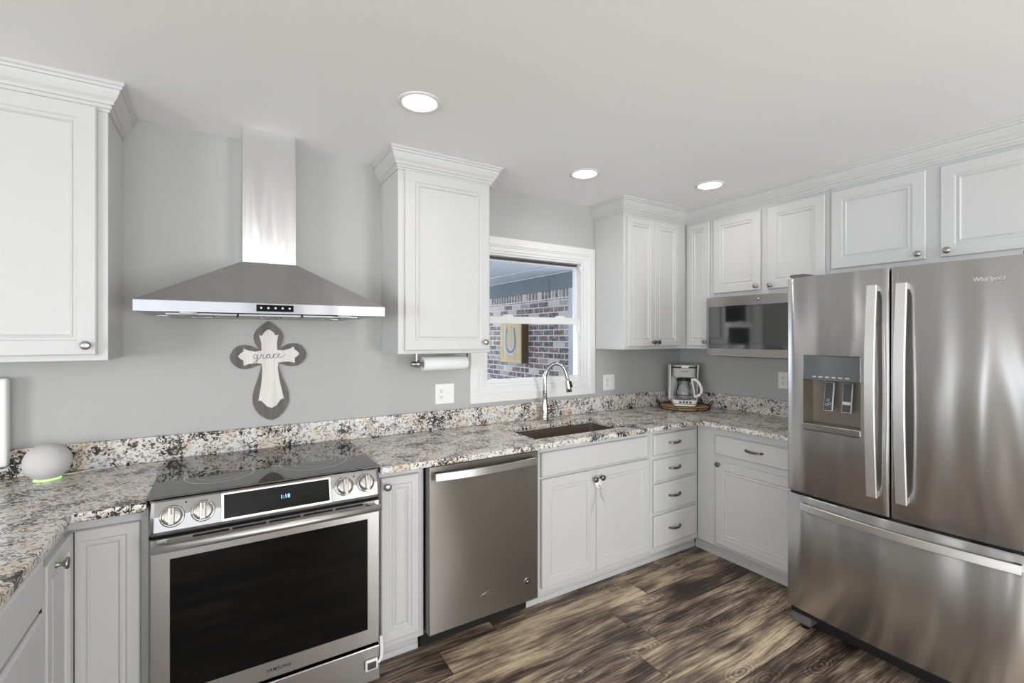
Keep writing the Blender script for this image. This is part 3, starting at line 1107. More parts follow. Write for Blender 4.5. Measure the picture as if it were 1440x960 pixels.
# ================================================================== SINK AND FAUCET
sk = empty('kitchen_sink', 'dark brown undermount sink set in the granite under the window', 'sink', (1.80, -0.372, 0.66))
def srect(d, z):
    x0, x1, y0, y1 = SX0 - 1.80 + d, SX1 - 1.80 - d, SY0 + 0.372 + d, SY1 + 0.372 - d
    r = 0.03
    out = []
    for cx, cy, a0 in ((x1 - r, y0 + r, -PI / 2), (x1 - r, y1 - r, 0), (x0 + r, y1 - r, PI / 2), (x0 + r, y0 + r, PI)):
        for k in range(5):
            a = a0 + PI / 2 * k / 4
            out.append((cx + r * math.cos(a), cy + r * math.sin(a), z))
    return out
mb = MB()
mb.rings([srect(-0.008, 0.2275), srect(-0.006, 0.03), srect(0.03, 0.0), srect(0.03, 0.0)], False, True)
mb.rings([srect(-0.008, 0.2275), srect(-0.004, 0.2275), srect(0.002, 0.06), srect(0.006, 0.035), srect(0.03, 0.012)], False, True, smooth=False)
mb.build('basin', M['sink'], sk)
mb = MB(); mb.lathe([(0.045, 0.012), (0.045, 0.015), (0.038, 0.0155), (0.030, 0.0125)], (0, 0, 0), 'Z', 28)
mb.build('drain', M['chrome'], sk)

fc = empty('kitchen_faucet', 'chrome gooseneck pull-down faucet behind the sink', 'faucet', (1.845, -0.085, CT1))
mb = MB()
mb.lathe([(0.027, 0.0), (0.027, 0.006), (0.024, 0.012), (0.0225, 0.03), (0.022, 0.09), (0.0165, 0.13), (0.0135, 0.20)], (0, 0, 0), 'Z', 24)
bd = mb.build('faucet_body', M['chrome'], fc)
mb = MB()
DX, DY = 0.82, -0.57       # spout direction
def fp(r, z): return (r * DX, r * DY, z)
arch = [fp(0, 0.19), fp(0, 0.27), fp(0.004, 0.305), fp(0.022, 0.345), fp(0.052, 0.372), fp(0.086, 0.378), fp(0.118, 0.360), fp(0.138, 0.325), fp(0.148, 0.285)]
mb.tube(catmull(arch, 5), 0.0125, 16)
mb.build('gooseneck', M['chrome'], fc)
mb = MB()
mb.tube([fp(0.148, 0.288), fp(0.152, 0.262), fp(0.160, 0.215), fp(0.164, 0.190)], [0.0145, 0.0150, 0.0185, 0.0200], 18)
sh = mb.build('spray_head', M['chrome'], fc)
mb = MB(); mb.tube([fp(0.172, 0.262), fp(0.180, 0.222)], [0.006, 0.008], 10)
mb.build('spray_button', M['black'], sh)
mb = MB()
mb.tube([(0.012, -0.006, 0.075), (0.040, -0.018, 0.075)], 0.012, 14)
mb.tube(catmull([(0.036, -0.016, 0.076), (0.07, -0.032, 0.073), (0.115, -0.052, 0.078)], 4), [0.006] * 5 + [0.0045] * 4, 10)
mb.build('lever', M['chrome'], fc)

# ================================================================== BASE CABINETS, BACK RUN
# left corner cabinet with folding corner doors
lc = empty('corner_cabinet', 'white corner base cabinet left of the stove with folding doors', 'cabinet', (0, 0, 0))
mb = MB()
poly = [(-1.04, -0.003), (-0.2165, -0.003), (-0.2165, YB), (-0.425, YB), (-0.425, -0.888), (-1.04, -0.888)]
mb.prism(poly, 0.10, BASE_TOP)
mb.build('cabinet_box', M['cabinet'], lc)
mb = MB()
mb.box(-0.50, -0.2165, -0.510, -0.495, 0, 0.0995); mb.box(-0.515, -0.50, -0.888, -0.495, 0, 0.0995)
mb.build('toe_kick', M['cabinet'], lc)
mb = MB(); door_panel(mb, -0.424, -0.238, 0.128, 0.846, YB, 0.02, 0.036)
mb.build('door', M['cabinet'], lc)
mb = MB()
tmp = MB(); door_panel(tmp, 0, 0.268, 0.128, 0.850, 0, 0.02, 0.045)
# place facing +X: local x -> +Y, local y -> -X
R90 = Matrix.Translation((-0.425, -0.880, 0)) @ Matrix.Rotation(PI / 2, 4, 'Z')
mb.raw(tmp.v, tmp.f, mat=R90)
d = mb.build('door', M['cabinet'], lc)
kb = MB(); kb.lathe([(0.010, 0), (0.008, 0.003), (0.006, 0.006), (0.006, 0.013), (0.010, 0.018), (0.0165, 0.022), (0.0175, 0.026), (0.015, 0.029), (0.006, 0.031)], (0.078, -0.02, 0.822), 'Y', 24, mat=R90)
kb.build('knob', M['nickel'], d)
mb = MB(); mb.box(-0.424, -0.404, -0.6115, -0.6055, 0.130, 0.846)  # dark strip imitating the shade between the folding doors
mb.build('hinge_gap_shade', M['dark_gap'], lc)

# peninsula drawer cabinet (faces +X)
pc = empty('drawer_cabinet', 'white peninsula drawer cabinet at the lower left edge', 'cabinet', (-0.425, -1.905, 0), PI / 2)
PW_ = 1.014
base_body(pc, PW_, 0.615)
mb = MB(); mb.box(PW_ - 0.012, PW_ - 0.001, -0.012, -0.0005, 0.12, 0.884)  # dark slab in place of the shaded recess between cabinets
mb.build('side_gap_shade', M['dark_gap'], pc)
for z0, z1 in ((0.752, 0.884), (0.44, 0.738), (0.128, 0.424)):
    add_drawer(pc, 0.03, PW_ - 0.014, z0, z1, 0.48)
pc2 = empty('drawer_cabinet', 'white peninsula drawer cabinet nearest the camera, below the frame', 'cabinet', (-0.425, -2.270, 0), PI / 2)
base_body(pc2, 0.363, 0.615)
for z0, z1 in ((0.752, 0.884), (0.44, 0.738), (0.128, 0.424)):
    add_drawer(pc2, 0.02, 0.343, z0, z1, 0.18)

# narrow cabinet between range and dishwasher
nc = empty('narrow_cabinet', 'narrow white base cabinet between stove and dishwasher', 'cabinet', (0.577, YB, 0))
base_body(nc, 0.216, 0.58)
add_door(nc, 0.014, 0.188, 0.135, 0.858, (0.037, 0.822), 0.036, True)

# dishwasher
dw = empty('dishwasher', 'stainless steel built-in dishwasher with bar handle', 'dishwasher', (0.796, 0, 0))
mb = MB(); mb.box(0.006, 0.602, -0.575, -0.03, 0.10, 0.884)
mb.build('tub', M['charcoal'], dw)
mb = MB()
mb.box(0.002, 0.604, -0.640, -0.577, 0.118, 0.884, 0.004, 2)
dd = mb.build('dishwasher_door', M['dw'], dw)
mb = MB()
n = 20
pts = [(0.022 + 0.552 * k / n, -0.668 - 0.020 * math.sin(PI * k / n) , 0.843) for k in range(n + 1)]
mb.bar(pts, 0.038, 0.010, (0, -1, 0))
mb.box(0.024, 0.050, -0.668, -0.639, 0.828, 0.858, 0.002); mb.box(0.548, 0.572, -0.668, -0.639, 0.828, 0.858, 0.002)
mb.build('dishwasher_handle', M['steel'], dd)
mb = MB(); mb.box(0.004, 0.602, -0.530, -0.515, 0.012, 0.116)
mb.box(0.004, 0.602, -0.555, -0.515, 0.100, 0.116)
mb.build('kick_plate', M['rubber'], dw)
for x in (0.05, 0.556):
    mb = MB(); mb.lathe([(0.016, 0), (0.016, 0.008), (0.008, 0.010), (0.008, 0.10)], (x, -0.50, 0), 'Z', 12)
    mb.build('leveling_foot', M['black'], dw)
text('maker_name', 'Whirlpool', 0.017, (0.306, -0.6403, 0.226), (PI / 2, 0, 0), M['nickel'], dd, 0.0004, bold=0.0003)
mb = MB()
pts = [(0.306 + 0.042 * math.cos(t), -0.641, 0.228 + 0.011 * math.sin(t) + 0.006 * math.cos(t)) for t in [2 * PI * k / 32 * 0.72 + 0.4 for k in range(33)]]
mb.tube(pts, [0.0002 + 0.0010 * math.sin(PI * k / 32) for k in range(33)], 6)
mb.build('logo_swoosh', M['chrome'], dd)
mb = MB(); mb.lathe([(0.020, 0), (0.020, 0.0012), (0.017, 0.0015)], (0.536, -0.640, 0.223), 'Y', 28)
bg = mb.build('round_badge', M['chrome'], dd)
mb = MB(); mb.lathe([(0.0135, 0.0013), (0.0135, 0.0019)], (0.536, -0.640, 0.223), 'Y', 24)
mb.build('badge_center', M['ink'], bg)
text('badge_letters', 'W', 0.015, (0.536, -0.6422, 0.223), (PI / 2, 0, 0), M['white_plastic'], bg, 0.0002)

# sink base
sb = empty('sink_cabinet', 'white sink base cabinet with two doors below the window', 'cabinet', (1.403, YB, 0))
mb = MB()
mb.box(0.0005, 0.8965, 0, 0.58, 0.10, 0.640)
mb.box(0.0005, 0.8965, 0, 0.020, 0.640, BASE_TOP, 0.0015, 1)
mb.box(0.0005, 0.020, 0.02, 0.58, 0.640, BASE_TOP); mb.box(0.877, 0.8965, 0.02, 0.58, 0.640, BASE_TOP)
mb.build('cabinet_box', M['cabinet'], sb)
mb = MB(); mb.box(0.0005, 0.8965, 0.075, 0.092, 0.0, 0.0995); mb.box(0.0005, 0.8965, 0.070, 0.075, 0.0, 0.03, 0.002, 1)
mb.build('toe_kick', M['cabinet'], sb)
add_drawer(sb, 0.048, 0.866, 0.724, 0.856, None, 'false_front')
add_door(sb, 0.048, 0.4325, 0.130, 0.712, (0.412, 0.662), 0.05, False, 'gunmetal')
add_door(sb, 0.4345, 0.866, 0.130, 0.712, (0.466, 0.664), 0.05, False, 'gunmetal')
# white cord lock looped over the two knobs
cl = empty('cabinet_lock', 'white round cord lock looped over the sink cabinet knobs', 'lock', (1.842, YB - 0.024, 0.634))
mb = MB(); mb.lathe([(0.027, 0.0), (0.027, 0.008), (0.024, 0.011), (0.010, 0.012)], (0, 0, 0), 'Y', 28)
lk = mb.build('lock_disc', M['white_plastic'], cl)
mb = MB(); mb.lathe([(0.004, 0.012), (0.004, 0.0135)], (0.001, 0, -0.012), 'Y', 12)
mb.build('lock_button', M['slot'], lk)
for pts in ([(-0.020, -0.004, 0.006), (-0.019, -0.004, -0.035), (-0.022, -0.003, -0.08), (-0.045, -0.003, -0.145), (-0.05, -0.003, -0.165)],
            [(0.020, -0.004, 0.006), (0.020, -0.004, -0.035), (0.026, -0.003, -0.075), (0.046, -0.003, -0.110), (0.060, -0.003, -0.118)]):
    mb = MB(); mb.tube(catmull(pts, 5), 0.0017, 8)
    mb.build('cord', M['light_grey'], cl)
mb = MB(); mb.tube(catmull([(-0.018, -0.006, 0.010), (-0.040, -0.006, 0.028), (-0.028, -0.006, 0.043), (0.0, -0.006, 0.041), (0.028, -0.006, 0.045), (0.040, -0.006, 0.030), (0.018, -0.006, 0.010)], 5), 0.0017, 8)
mb.build('cord', M['light_grey'], cl)

# drawer stack
ds = empty('drawer_cabinet', 'white base cabinet with a stack of four drawers right of the sink', 'cabinet', (2.300, YB, 0))
base_body(ds, 0.469, 0.58, 0, -0.07)
for z0, z1 in ((0.722, 0.855), (0.556, 0.694), (0.358, 0.539), (0.140, 0.336)):
    add_drawer(ds, 0.022, 0.437, z0, z1, 0.213)

# right base cabinet, faces -X
rb = empty('base_cabinet', 'white base cabinet with one drawer and door beside refrigerator', 'cabinet', (2.770, YB - 0.001, 0), -PI / 2)
base_body(rb, 0.750, 0.555, -0.07, 0)
add_drawer(rb, 0.143, 0.712, 0.708, 0.834, 0.413)
add_door(rb, 0.150, 0.712, 0.124, 0.668, (0.178, 0.648), 0.055, False, 'gunmetal')

# ================================================================== UPPER CABINETS
UZ0, UZ1 = 1.388, 2.350
YU = -0.300
CROWN = [(0.0, 2.335), (0.006, 2.335), (0.006, 2.345), (0.011, 2.348), (0.011, 2.360), (0.017, 2.362), (0.021, 2.372), (0.030, 2.384), (0.038, 2.402), (0.041, 2.414),
         (0.047, 2.416), (0.049, 2.424), (0.055, 2.428), (0.055, 2.4395), (0.0, 2.4395)]
def crown(parent, path, name='crown_moulding'):
    m = MB(); moulding(m, path, CROWN)
    return m.build(name, M['cabinet'], parent)

uc1 = empty('wall_cabinet', 'white upper cabinet at the left edge above the counter', 'cabinet', (-1.02, YU, UZ0))
W1 = 1.02 - 0.369
mb = MB(); mb.box(0, W1, 0, 0.298, 0, CEIL - 0.002 - UZ0, 0.0015, 1)
mb.build('cabinet_box', M['cabinet'], uc1)
add_door(uc1, 0.06, W1 - 0.031, 0.022, UZ1 - UZ0 - 0.006, (W1 - 0.058, 0.058), 0.055)
m = MB(); moulding(m, [(W1, 0.298), (W1, 0), (0, 0), (0, 0.298)], [(-a, z - UZ0) for a, z in CROWN] if False else [(a, z - UZ0) for a, z in CROWN])
def crown_local(parent, path, z0):
    m = MB(); moulding(m, path, [(a, z - z0) for a, z in CROWN])
    return m.build('crown_moulding', M['cabinet'], parent)
crown_local(uc1, [(0, 0.298), (0, 0), (W1, 0), (W1, 0.298)][::-1], UZ0)

uc2 = empty('wall_cabinet', 'white upper cabinet with one door between hood and window', 'cabinet', (0.766, YU, UZ0))
W2 = 1.302 - 0.766
mb = MB(); mb.box(0, W2, 0, 0.298, 0, CEIL - 0.002 - UZ0, 0.0015, 1)
mb.build('cabinet_box', M['cabinet'], uc2)
add_door(uc2, 0.032, W2 - 0.012, 0.018, UZ1 - UZ0 - 0.016, (W2 - 0.045, 0.060), 0.055)
crown_local(uc2, [(0, 0.298), (0, 0), (W2, 0), (W2, 0.298)][::-1], UZ0)

# corner upper on the back wall
XC0 = 2.358
uc3 = empty('wall_cabinet', 'white upper cabinet with two narrow doors right of the window', 'cabinet', (XC0, YU, UZ0))
W3 = 3.019 - XC0
mb = MB(); mb.box(0, W3, 0, 0.298, 0, CEIL - 0.002 - UZ0, 0.0015, 1)
mb.build('cabinet_box', M['cabinet'], uc3)
add_door(uc3, 0.024, 0.2925, 0.022, 0.925, (0.270, 0.050), 0.042, False, 'gunmetal')
add_door(uc3, 0.2945, 0.560, 0.022, 0.925, (0.318, 0.050), 0.042, False, 'gunmetal')

# right run uppers, face -X at x=3.02
XU = 3.020
def upper_right(label, y0, w, z0, doors, top=CEIL - 0.002, back=0.308):
    o = empty('wall_cabinet', label, 'cabinet', (XU, y0, z0), -PI / 2)
    m = MB(); m.box(0.0004, w - 0.0004, 0, back, 0, top - z0, 0.001, 1)
    m.build('cabinet_box', M['cabinet'], o)
    for a, b, c, d, kx, kz in doors:
        add_door(o, a, b, c - z0, d - z0, (kx, kz - z0), 0.045 if b - a < 0.3 else 0.055, False, 'nickel')
    return o
upper_right('tall narrow white upper cabinet in the corner left of microwave', -0.3005, 0.232, UZ0, [(0.026, 0.215, UZ0 + 0.022, 2.316, 0.186, 1.443)])
mb = MB(); mb.box(0.0, 0.309, 0, 0.298, 0, CEIL - 0.002 - UZ0)
upper_right('white two-door upper cabinet directly above the microwave', -0.5335, 0.765, 1.756,
            [(0.012, 0.358, 1.786, 2.316, 0.336, 1.812), (0.404, 0.744, 1.786, 2.316, 0.430, 1.808)])
upper_right('white two-door upper cabinet above the refrigerator', -1.2995, 0.960, 1.835,
            [(0.013, 0.440, 1.868, 2.316, 0.414, 1.897), (0.496, 0.925, 1.868, 2.316, 0.526, 1.897)])
upper_right('white upper cabinet past the refrigerator beyond the right frame edge', -2.2605, 0.60, 1.388,
            [(0.03, 0.57, 1.41, 2.316, 0.06, 1.45)])
# filler block in the blind corner
m = MB()
moulding(m, [(3.02, -2.858), (3.02, YU), (XC0, YU), (XC0, -0.001)], [(-a, z) for a, z in CROWN] if False else CROWN)
cr = m.build('trim_1', M['cabinet'])
tag(cr, kind='structure')

# ================================================================== MICROWAVE
mw = empty('microwave', 'stainless steel over-counter microwave with dark glass door', 'microwave', (2.935, -0.536, 1.342), -PI / 2)
MWW, MWH = 0.760, 0.410
mb = MB(); mb.box(0.002, MWW - 0.002, 0.035, 0.392, 0.004, MWH, 0.002, 1)
mb.build('microwave_body', M['charcoal'], mw)
mb = MB()
R_ = lambda x0, x1, z0, z1, y: [(x0, y, z0), (x1, y, z0), (x1, y, z1), (x0, y, z1)]
gx0, gx1, gz0, gz1 = 0.022, 0.735, 0.054, 0.345
mb.rings([R_(0, MWW, 0, MWH, 0.035), R_(0, MWW, 0, MWH, 0.004), R_(0.004, MWW - 0.004, 0.004, MWH - 0.004, 0), R_(gx0, gx1, gz0, gz1, 0), R_(gx0, gx1, gz0, gz1, 0.006)], True, True)
md = mb.build('microwave_door', M['steel'], mw)
mb = MB(); mb.box(gx0 + 0.0005, gx1 - 0.0005, 0.001, 0.0055, gz0 + 0.0005, gz1 - 0.0005)
gl = mb.build('microwave_glass', M['micro_glass'], md)
mb = MB()
mb.rings([R_(gx0 + 0.012, gx1 - 0.012, gz0 + 0.034, gz1 - 0.012, 0.0008), R_(gx0 + 0.012, gx1 - 0.012, gz0 + 0.034, gz1 - 0.012, 0.0004),
          R_(gx0 + 0.0135, gx1 - 0.0135, gz0 + 0.0355, gz1 - 0.0135, 0.0004), R_(gx0 + 0.0135, gx1 - 0.0135, gz0 + 0.0355, gz1 - 0.0135, 0.0008)], False, False)
mb.build('glass_border', M['charcoal'], gl)
mb = MB(); mb.lathe([(0.010, 0), (0.010, 0.001)], (0.38, 0, 0.378), 'Y', 20)
mb.build('round_badge', M['chrome'], md)
mb = MB(); mb.box(0.05, MWW - 0.05, 0.05, 0.30, -0.004, 0.004)
mb.build('bottom_grille', M['black'], mw)

# ================================================================== REFRIGERATOR
FXF = 2.452   # x of the door edge plane
fr = empty('refrigerator', 'stainless steel french door refrigerator with ice dispenser', 'refrigerator', (FXF, -1.352, 0), -PI / 2)
FW_, FH = 0.908, 1.775
mb = MB(); mb.box(0.006, FW_ - 0.006, 0.075, 0.865, 0.122, FH - 0.012, 0.004)
mb.build('fridge_body', M['grey_side'], fr)
def bow(x): return -0.026 * (1 - ((x - FW_ / 2) / (FW_ / 2)) ** 2)
def fridge_panel(name, x0, x1, z0, z1, mat, hole=None, parent=fr):
    e = 0.007
    xs = [x0, x0 + 0.002, x0 + e] + [x0 + e + (x1 - x0 - 2 * e) * k / 14 for k in range(1, 14)] + [x1 - e, x1 - 0.002, x1]
    zs = [z0, z0 + e, z1 - e, z1]
    if hole:
        xs += [hole[0], hole[1]]; zs += [hole[2], hole[3]]
    xs = sorted(set(round(v, 5) for v in xs)); zs = sorted(set(round(v, 5) for v in zs))
    def F(x, z):
        y = bow(x)
        dx = min(x - x0, x1 - x); dz = min(z - z0, z1 - z)
        for dd_ in (dx, dz):
            if dd_ < e - 1e-6:
                q = 1 - dd_ / e
                y += e * 0.8 * q * q
        return y
    m = MB()
    YBK = 0.070
    def solid(i, j):
        if i < 0 or j < 0 or i >= len(xs) - 1 or j >= len(zs) - 1: return False
        if hole:
            cx, cz = (xs[i] + xs[i + 1]) / 2, (zs[j] + zs[j + 1]) / 2
            if hole[0] < cx < hole[1] and hole[2] < cz < hole[3]: return False
        return True
    grid = [(x, F(x, z), z) for x in xs for z in zs]
    nz = len(zs)
    m.raw(grid, [(i * nz + j, (i + 1) * nz + j, (i + 1) * nz + j + 1, i * nz + j + 1) for i in range(len(xs) - 1) for j in range(nz - 1) if solid(i, j)], True)
    for i in range(len(xs) - 1):
        for j in range(len(zs) - 1):
            if not solid(i, j): continue
            a, b, c, d_ = xs[i], xs[i + 1], zs[j], zs[j + 1]
            m.raw([(a, YBK, c), (b, YBK, c), (b, YBK, d_), (a, YBK, d_)], [(3, 2, 1, 0)])
            for di, dj, (p, q) in ((-1, 0, ((a, c), (a, d_))), (1, 0, ((b, c), (b, d_))), (0, -1, ((a, c), (b, c))), (0, 1, ((a, d_), (b, d_)))):
                if not solid(i + di, j + dj):
                    m.raw([(p[0], F(*p), p[1]), (q[0], F(*q), q[1]), (q[0], YBK, q[1]), (p[0], YBK, p[1])], [(0, 1, 2, 3)])
    o = m.build(name, mat, parent, weld=False, recalc=False)
    return o
CXS = 0.440
DH = (0.082, 0.332, 1.022, 1.388)
dl = fridge_panel('fridge_door', 0, CXS - 0.003, 0.703, FH, M['fridge'], DH)
dr = fridge_panel('fridge_door', CXS + 0.003, FW_, 0.703, FH, M['fridge'])
fz = fridge_panel('freezer_drawer', 0, FW_, 0.120, 0.690, M['fridge'])
mb = MB(); mb.box(0.01, FW_ - 0.01, 0.02, 0.074, 0.085, 0.1195)
mb.build('bottom_gasket', M['rubber'], fr)
mb = MB(); mb.box(0.01, FW_ - 0.01, 0.015, 0.074, 0.6905, 0.7025)
mb.box(CXS - 0.0028, CXS + 0.0028, 0.01, 0.074, 0.70, FH - 0.01)
mb.build('door_gasket', M['rubber'], fr)
mb = MB(); mb.box(0.02, FW_ - 0.02, 0.10, 0.14, 0.008, 0.12, 0.003); mb.box(0.02, FW_ - 0.02, 0.14, 0.86, 0.03, 0.12)  # grille, with the chassis behind coloured black as the shade underneath
mb.build('base_grille_and_shade', M['rubber'], fr)
for x in (0.0, FW_ - 0.10):
    mb = MB(); mb.box(x + 0.004, x + 0.096, 0.03, 0.12, 0.028, 0.112, 0.012, 3)
    mb.build('hinge_foot', M['grey_side'], fr)
    mb = MB(); mb.lathe([(0.02, 0), (0.02, 0.03)], (x + 0.05, 0.075, 0), 'Z', 14)
    mb.build('roller_foot', M['black'], fr)
for x in (0.012, FW_ - 0.082):
    mb = MB(); mb.box(x, x + 0.07, 0.0, 0.16, FH, FH + 0.016, 0.004)
    mb.build('hinge_cover', M['grey_side'], fr)
# door handles: flat bars that arch outwards
def vhandle(parent, x, z0, z1):
    n = 24
    pts = [(x, bow(x) - 0.034 - 0.026 * math.sin(PI * k / n) , z0 + (z1 - z0) * k / n) for k in range(n + 1)]
    m = MB(); m.bar(pts, 0.038, 0.013, (0, -1, 0), bev=0.2)
    for z in (z0 + 0.012, z1 - 0.012):
        m.box(x - 0.016, x + 0.016, bow(x) - 0.034, bow(x) + 0.002, z - 0.012, z + 0.012, 0.003)
    return m.build('door_handle', M['steel_bright'], parent)
vhandle(dl, CXS - 0.052, 0.785, 1.700)
vhandle(dr, CXS + 0.052, 0.785, 1.700)
n = 28
mb = MB()
pts = [(0.085 + 0.745 * k / n, bow(0.085 + 0.745 * k / n) - 0.030 - 0.022 * math.sin(PI * k / n), 0.648) for k in range(n + 1)]
mb.bar(pts, 0.036, 0.013, (0, -1, 0), bev=0.2)
for x in (0.100, 0.815):
    mb.box(x - 0.014, x + 0.014, bow(x) - 0.032, bow(x) + 0.002, 0.636, 0.660, 0.003)
M['handle_x'] = steel('freezer_handle_steel', rgb(226, 225, 223), 0.38, 0.3, 'X')
mb.build('freezer_handle', M['handle_x'], fz)
text('maker_name', 'Whirlpool', 0.021, (0.742, bow(0.742) - 0.001, 1.695), (PI / 2, 0, 0.03), M['light_grey'], dr, 0.0008, spacing=1.0, bold=0.0004)
# ice and water dispenser
hx0, hx1, hz0, hz1 = DH
dp = None
mb = MB()
yk = 0.062
mb.raw([(hx0, -0.012, hz0), (hx1, -0.018, hz0), (hx1, -0.018, hz1), (hx0, -0.012, hz1), (hx0 + 0.012, yk, hz0 + 0.01), (hx1 - 0.012, yk, hz0 + 0.01), (hx1 - 0.012, yk, hz1 - 0.01), (hx0 + 0.012, yk, hz1 - 0.01)],
       [(0, 1, 5, 4), (1, 2, 6, 5), (2, 3, 7, 6), (3, 0, 4, 7), (4, 5, 6, 7)])
M['recess'] = simple('dispenser_lining', rgb(132, 124, 115), 0.35, 0.6)
dsp = mb.build('dispenser', M['recess'], dl)
mb = MB(); mb.box(hx0 + 0.001, hx1 - 0.001, -0.0165, 0.030, 1.268, hz1 - 0.001, 0.004)
mb.build('dispenser_panel', M['dispenser_glass'], dsp)
mb = MB()
for k in range(6):
    mb.box(hx0 + 0.045 + k * 0.028, hx0 + 0.062 + k * 0.028, -0.0172, -0.016, 1.283, 1.289)
mb.build('panel_buttons', M['light_grey'], dsp)
mb = MB(); mb.box(hx0 + 0.002, hx1 - 0.002, -0.018, 0.050, hz0 + 0.001, hz0 + 0.034, 0.004)
mb.build('drip_tray', M['nickel'], dsp)
for i, x in enumerate((hx0 + 0.098, hx0 + 0.176)):
    mt = Matrix.Translation((x, 0.030, 1.185)) @ Matrix.Rotation(math.radians(-8), 4, 'X')
    mb = MB(); mb.box(-0.021, 0.021, -0.006, 0.006, -0.064, 0.076, 0.005, 2, 0, mt)
    pd = mb.build('dispenser_paddle', M['light_grey'], dsp)
    mb = MB(); mb.box(-0.017, 0.017, -0.0072, -0.005, -0.060, 0.072, 0, 2, 0, mt)
    pf = mb.build('paddle_face', M['charcoal'], pd)
    mb = MB()
    if i == 0:
        for cx, cz in ((0.0, -0.012), (-0.006, -0.034), (0.007, -0.028)):
            pts = [mt @ Vector((cx + 0.006 * math.cos(t), -0.0078, cz + 0.006 * math.sin(t))) for t in [2 * PI * k / 6 for k in range(6)]]
            mb.tube(pts, 0.0011, 6, True)
    else:
        mb.box(-0.016, 0.016, -0.0080, -0.0070, -0.026, -0.012, 0, 1, 0, mt)
    mb.build('paddle_icon', M['light_grey'], pf)

# ================================================================== LAMPS
def can(x, y, label, vis=True):
    o = empty('recessed_light', label, 'ceiling light', (x, y, CEIL), group='round recessed lights in the ceiling')
    m = MB(); m.lathe([(0.089, -0.0005), (0.088, -0.004), (0.080, -0.007), (0.072, -0.006), (0.070, -0.0035), (0.070, -0.0005)], (0, 0, 0), 'Z', 48)
    m.build('trim_ring', M['trim'], o)
    m = MB(); m.lathe([(0.070, -0.0006), (0.070, -0.0040), (0.035, -0.0048), (0.002, -0.0050)], (0, 0, 0), 'Z', 48)
    m.build('light_lens', M['lens'], o)
    d = bpy.data.lights.new('lamp_glow', 'AREA')
    d.shape = 'DISK'; d.size = 0.13; d.energy = CAN_POWER; d.color = CAN_COLOR
    d.spread = math.radians(160)
    l = bpy.data.objects.new('lamp_glow', d)
    COL.objects.link(l); l.parent = o; l.location = (0, 0, -0.012)
    return o
can(0.690, -0.808, 'recessed ceiling light nearest the chimney hood, largest of the three')
can(1.820, -0.520, 'recessed ceiling light above the sink window, middle of the three')
can(2.632, -0.780, 'recessed ceiling light in front of the corner cabinets, rightmost of the three')
can(0.70, -2.95, 'added unseen recessed light behind the camera on the stove side')  # this and the next three are out of view, added for extra light
can(1.95, -2.95, 'added unseen recessed light behind the camera facing the refrigerator')
can(-1.3, -4.2, 'added unseen recessed light in the dining area behind the peninsula')
can(1.2, -4.2, 'added unseen recessed light deep in the room behind the camera')

# ================================================================== OUTLETS
def outlet(label, loc, rotz, w, h, kind):
    o = empty('wall_outlet', label, 'outlet', loc, rotz)
    m = MB(); m.box(-w / 2, w / 2, -0.006, -0.0003, -h / 2, h / 2, 0.003)
    m.build('cover_plate', M['white_plastic'], o)
    def recp(cx):
        m = MB(); m.box(cx - 0.0165, cx + 0.0165, -0.0085, -0.005, -0.034, 0.034, 0.002)
        r = m.build('receptacle', M['white_plastic'], o)
        for cz in (-0.018, 0.018):
            m = MB()
            m.box(cx - 0.008, cx - 0.0055, -0.0092, -0.008, cz - 0.002, cz + 0.007)
            m.box(cx + 0.0055, cx + 0.008, -0.0092, -0.008, cz - 0.001, cz + 0.006)
            m.lathe([(0.003, 0.008), (0.003, 0.0092)], (cx, 0, cz - 0.008), 'Y', 10)
            m.build('outlet_slots', M['slot'], r)
    if kind == 'double':
        recp(-0.024)
        m = MB(); m.box(0.024 - 0.005, 0.024 + 0.005, -0.016, -0.005, -0.004, 0.010, 0.001)
        m.build('switch_toggle', M['white_plastic'], o)
    elif kind == 'outlet_switch':
        recp(-0.024)
        m = MB(); m.box(0.024 - 0.0165, 0.024 + 0.0165, -0.0095, -0.005, -0.034, 0.034, 0.002)
        m.build('rocker_switch', M['white_plastic'], o)
    else:
        recp(0.0)
    return o
outlet('white outlet and switch plate below the paper towel holder', (1.154, 0, 1.131), 0, 0.124, 0.122, 'double')
outlet('white outlet and switch plate between window and coffee maker', (2.506, 0, 1.131), 0, 0.116, 0.118, 'outlet_switch')
outlet('white outlet plate partly hidden by refrigerator below the microwave', (XR, -0.870, 1.174), -PI / 2, 0.076, 0.116, 'single')

# ================================================================== WALL CROSS
cr_ = empty('wall_cross', 'grey and white wooden cross reading grace above the stove', 'cross', (0.206, -0.001, 1.31))
cr_.rotation_euler = (0, math.radians(-2.0), 0)
def cpts(px):
    return [((a - 446) * 0.00056, 1.556 - (b - 120) * 0.000631 - 1.31) for a, b in px]
def mirror(h):
    return h + [(-x, z) for x, z in reversed(h) if abs(x) > 1e-4]
out_r = cpts([(446, 120), (478, 138), (512, 163), (540, 190), (558, 220), (563, 250), (555, 290), (538, 322), (516, 350), (545, 333), (590, 310), (640, 301), (685, 308), (718, 330), (740, 362), (752, 392)])
out_r2 = cpts([(740, 430), (712, 462), (675, 484), (630, 490), (580, 480), (512, 458), (520, 500), (545, 575), (575, 650), (590, 705), (590, 760), (573, 810), (540, 855), (490, 893), (446, 906)])
mb = MB(); mb.prism(mirror(out_r + out_r2), -0.008, 0.0, 'XZ')
mb.build('cross_back', M['cross_grey'], cr_)
in_r = cpts([(446, 185), (470, 198), (488, 216), (496, 233), (523, 230), (508, 290), (508, 350), (560, 356), (610, 345), (645, 330), (648, 352), (672, 366), (690, 388), (672, 408), (650, 420), (648, 462),
             (610, 450), (560, 447), (512, 452), (508, 500), (514, 570), (528, 650), (548, 742), (528, 742), (508, 762), (486, 790), (446, 808)])
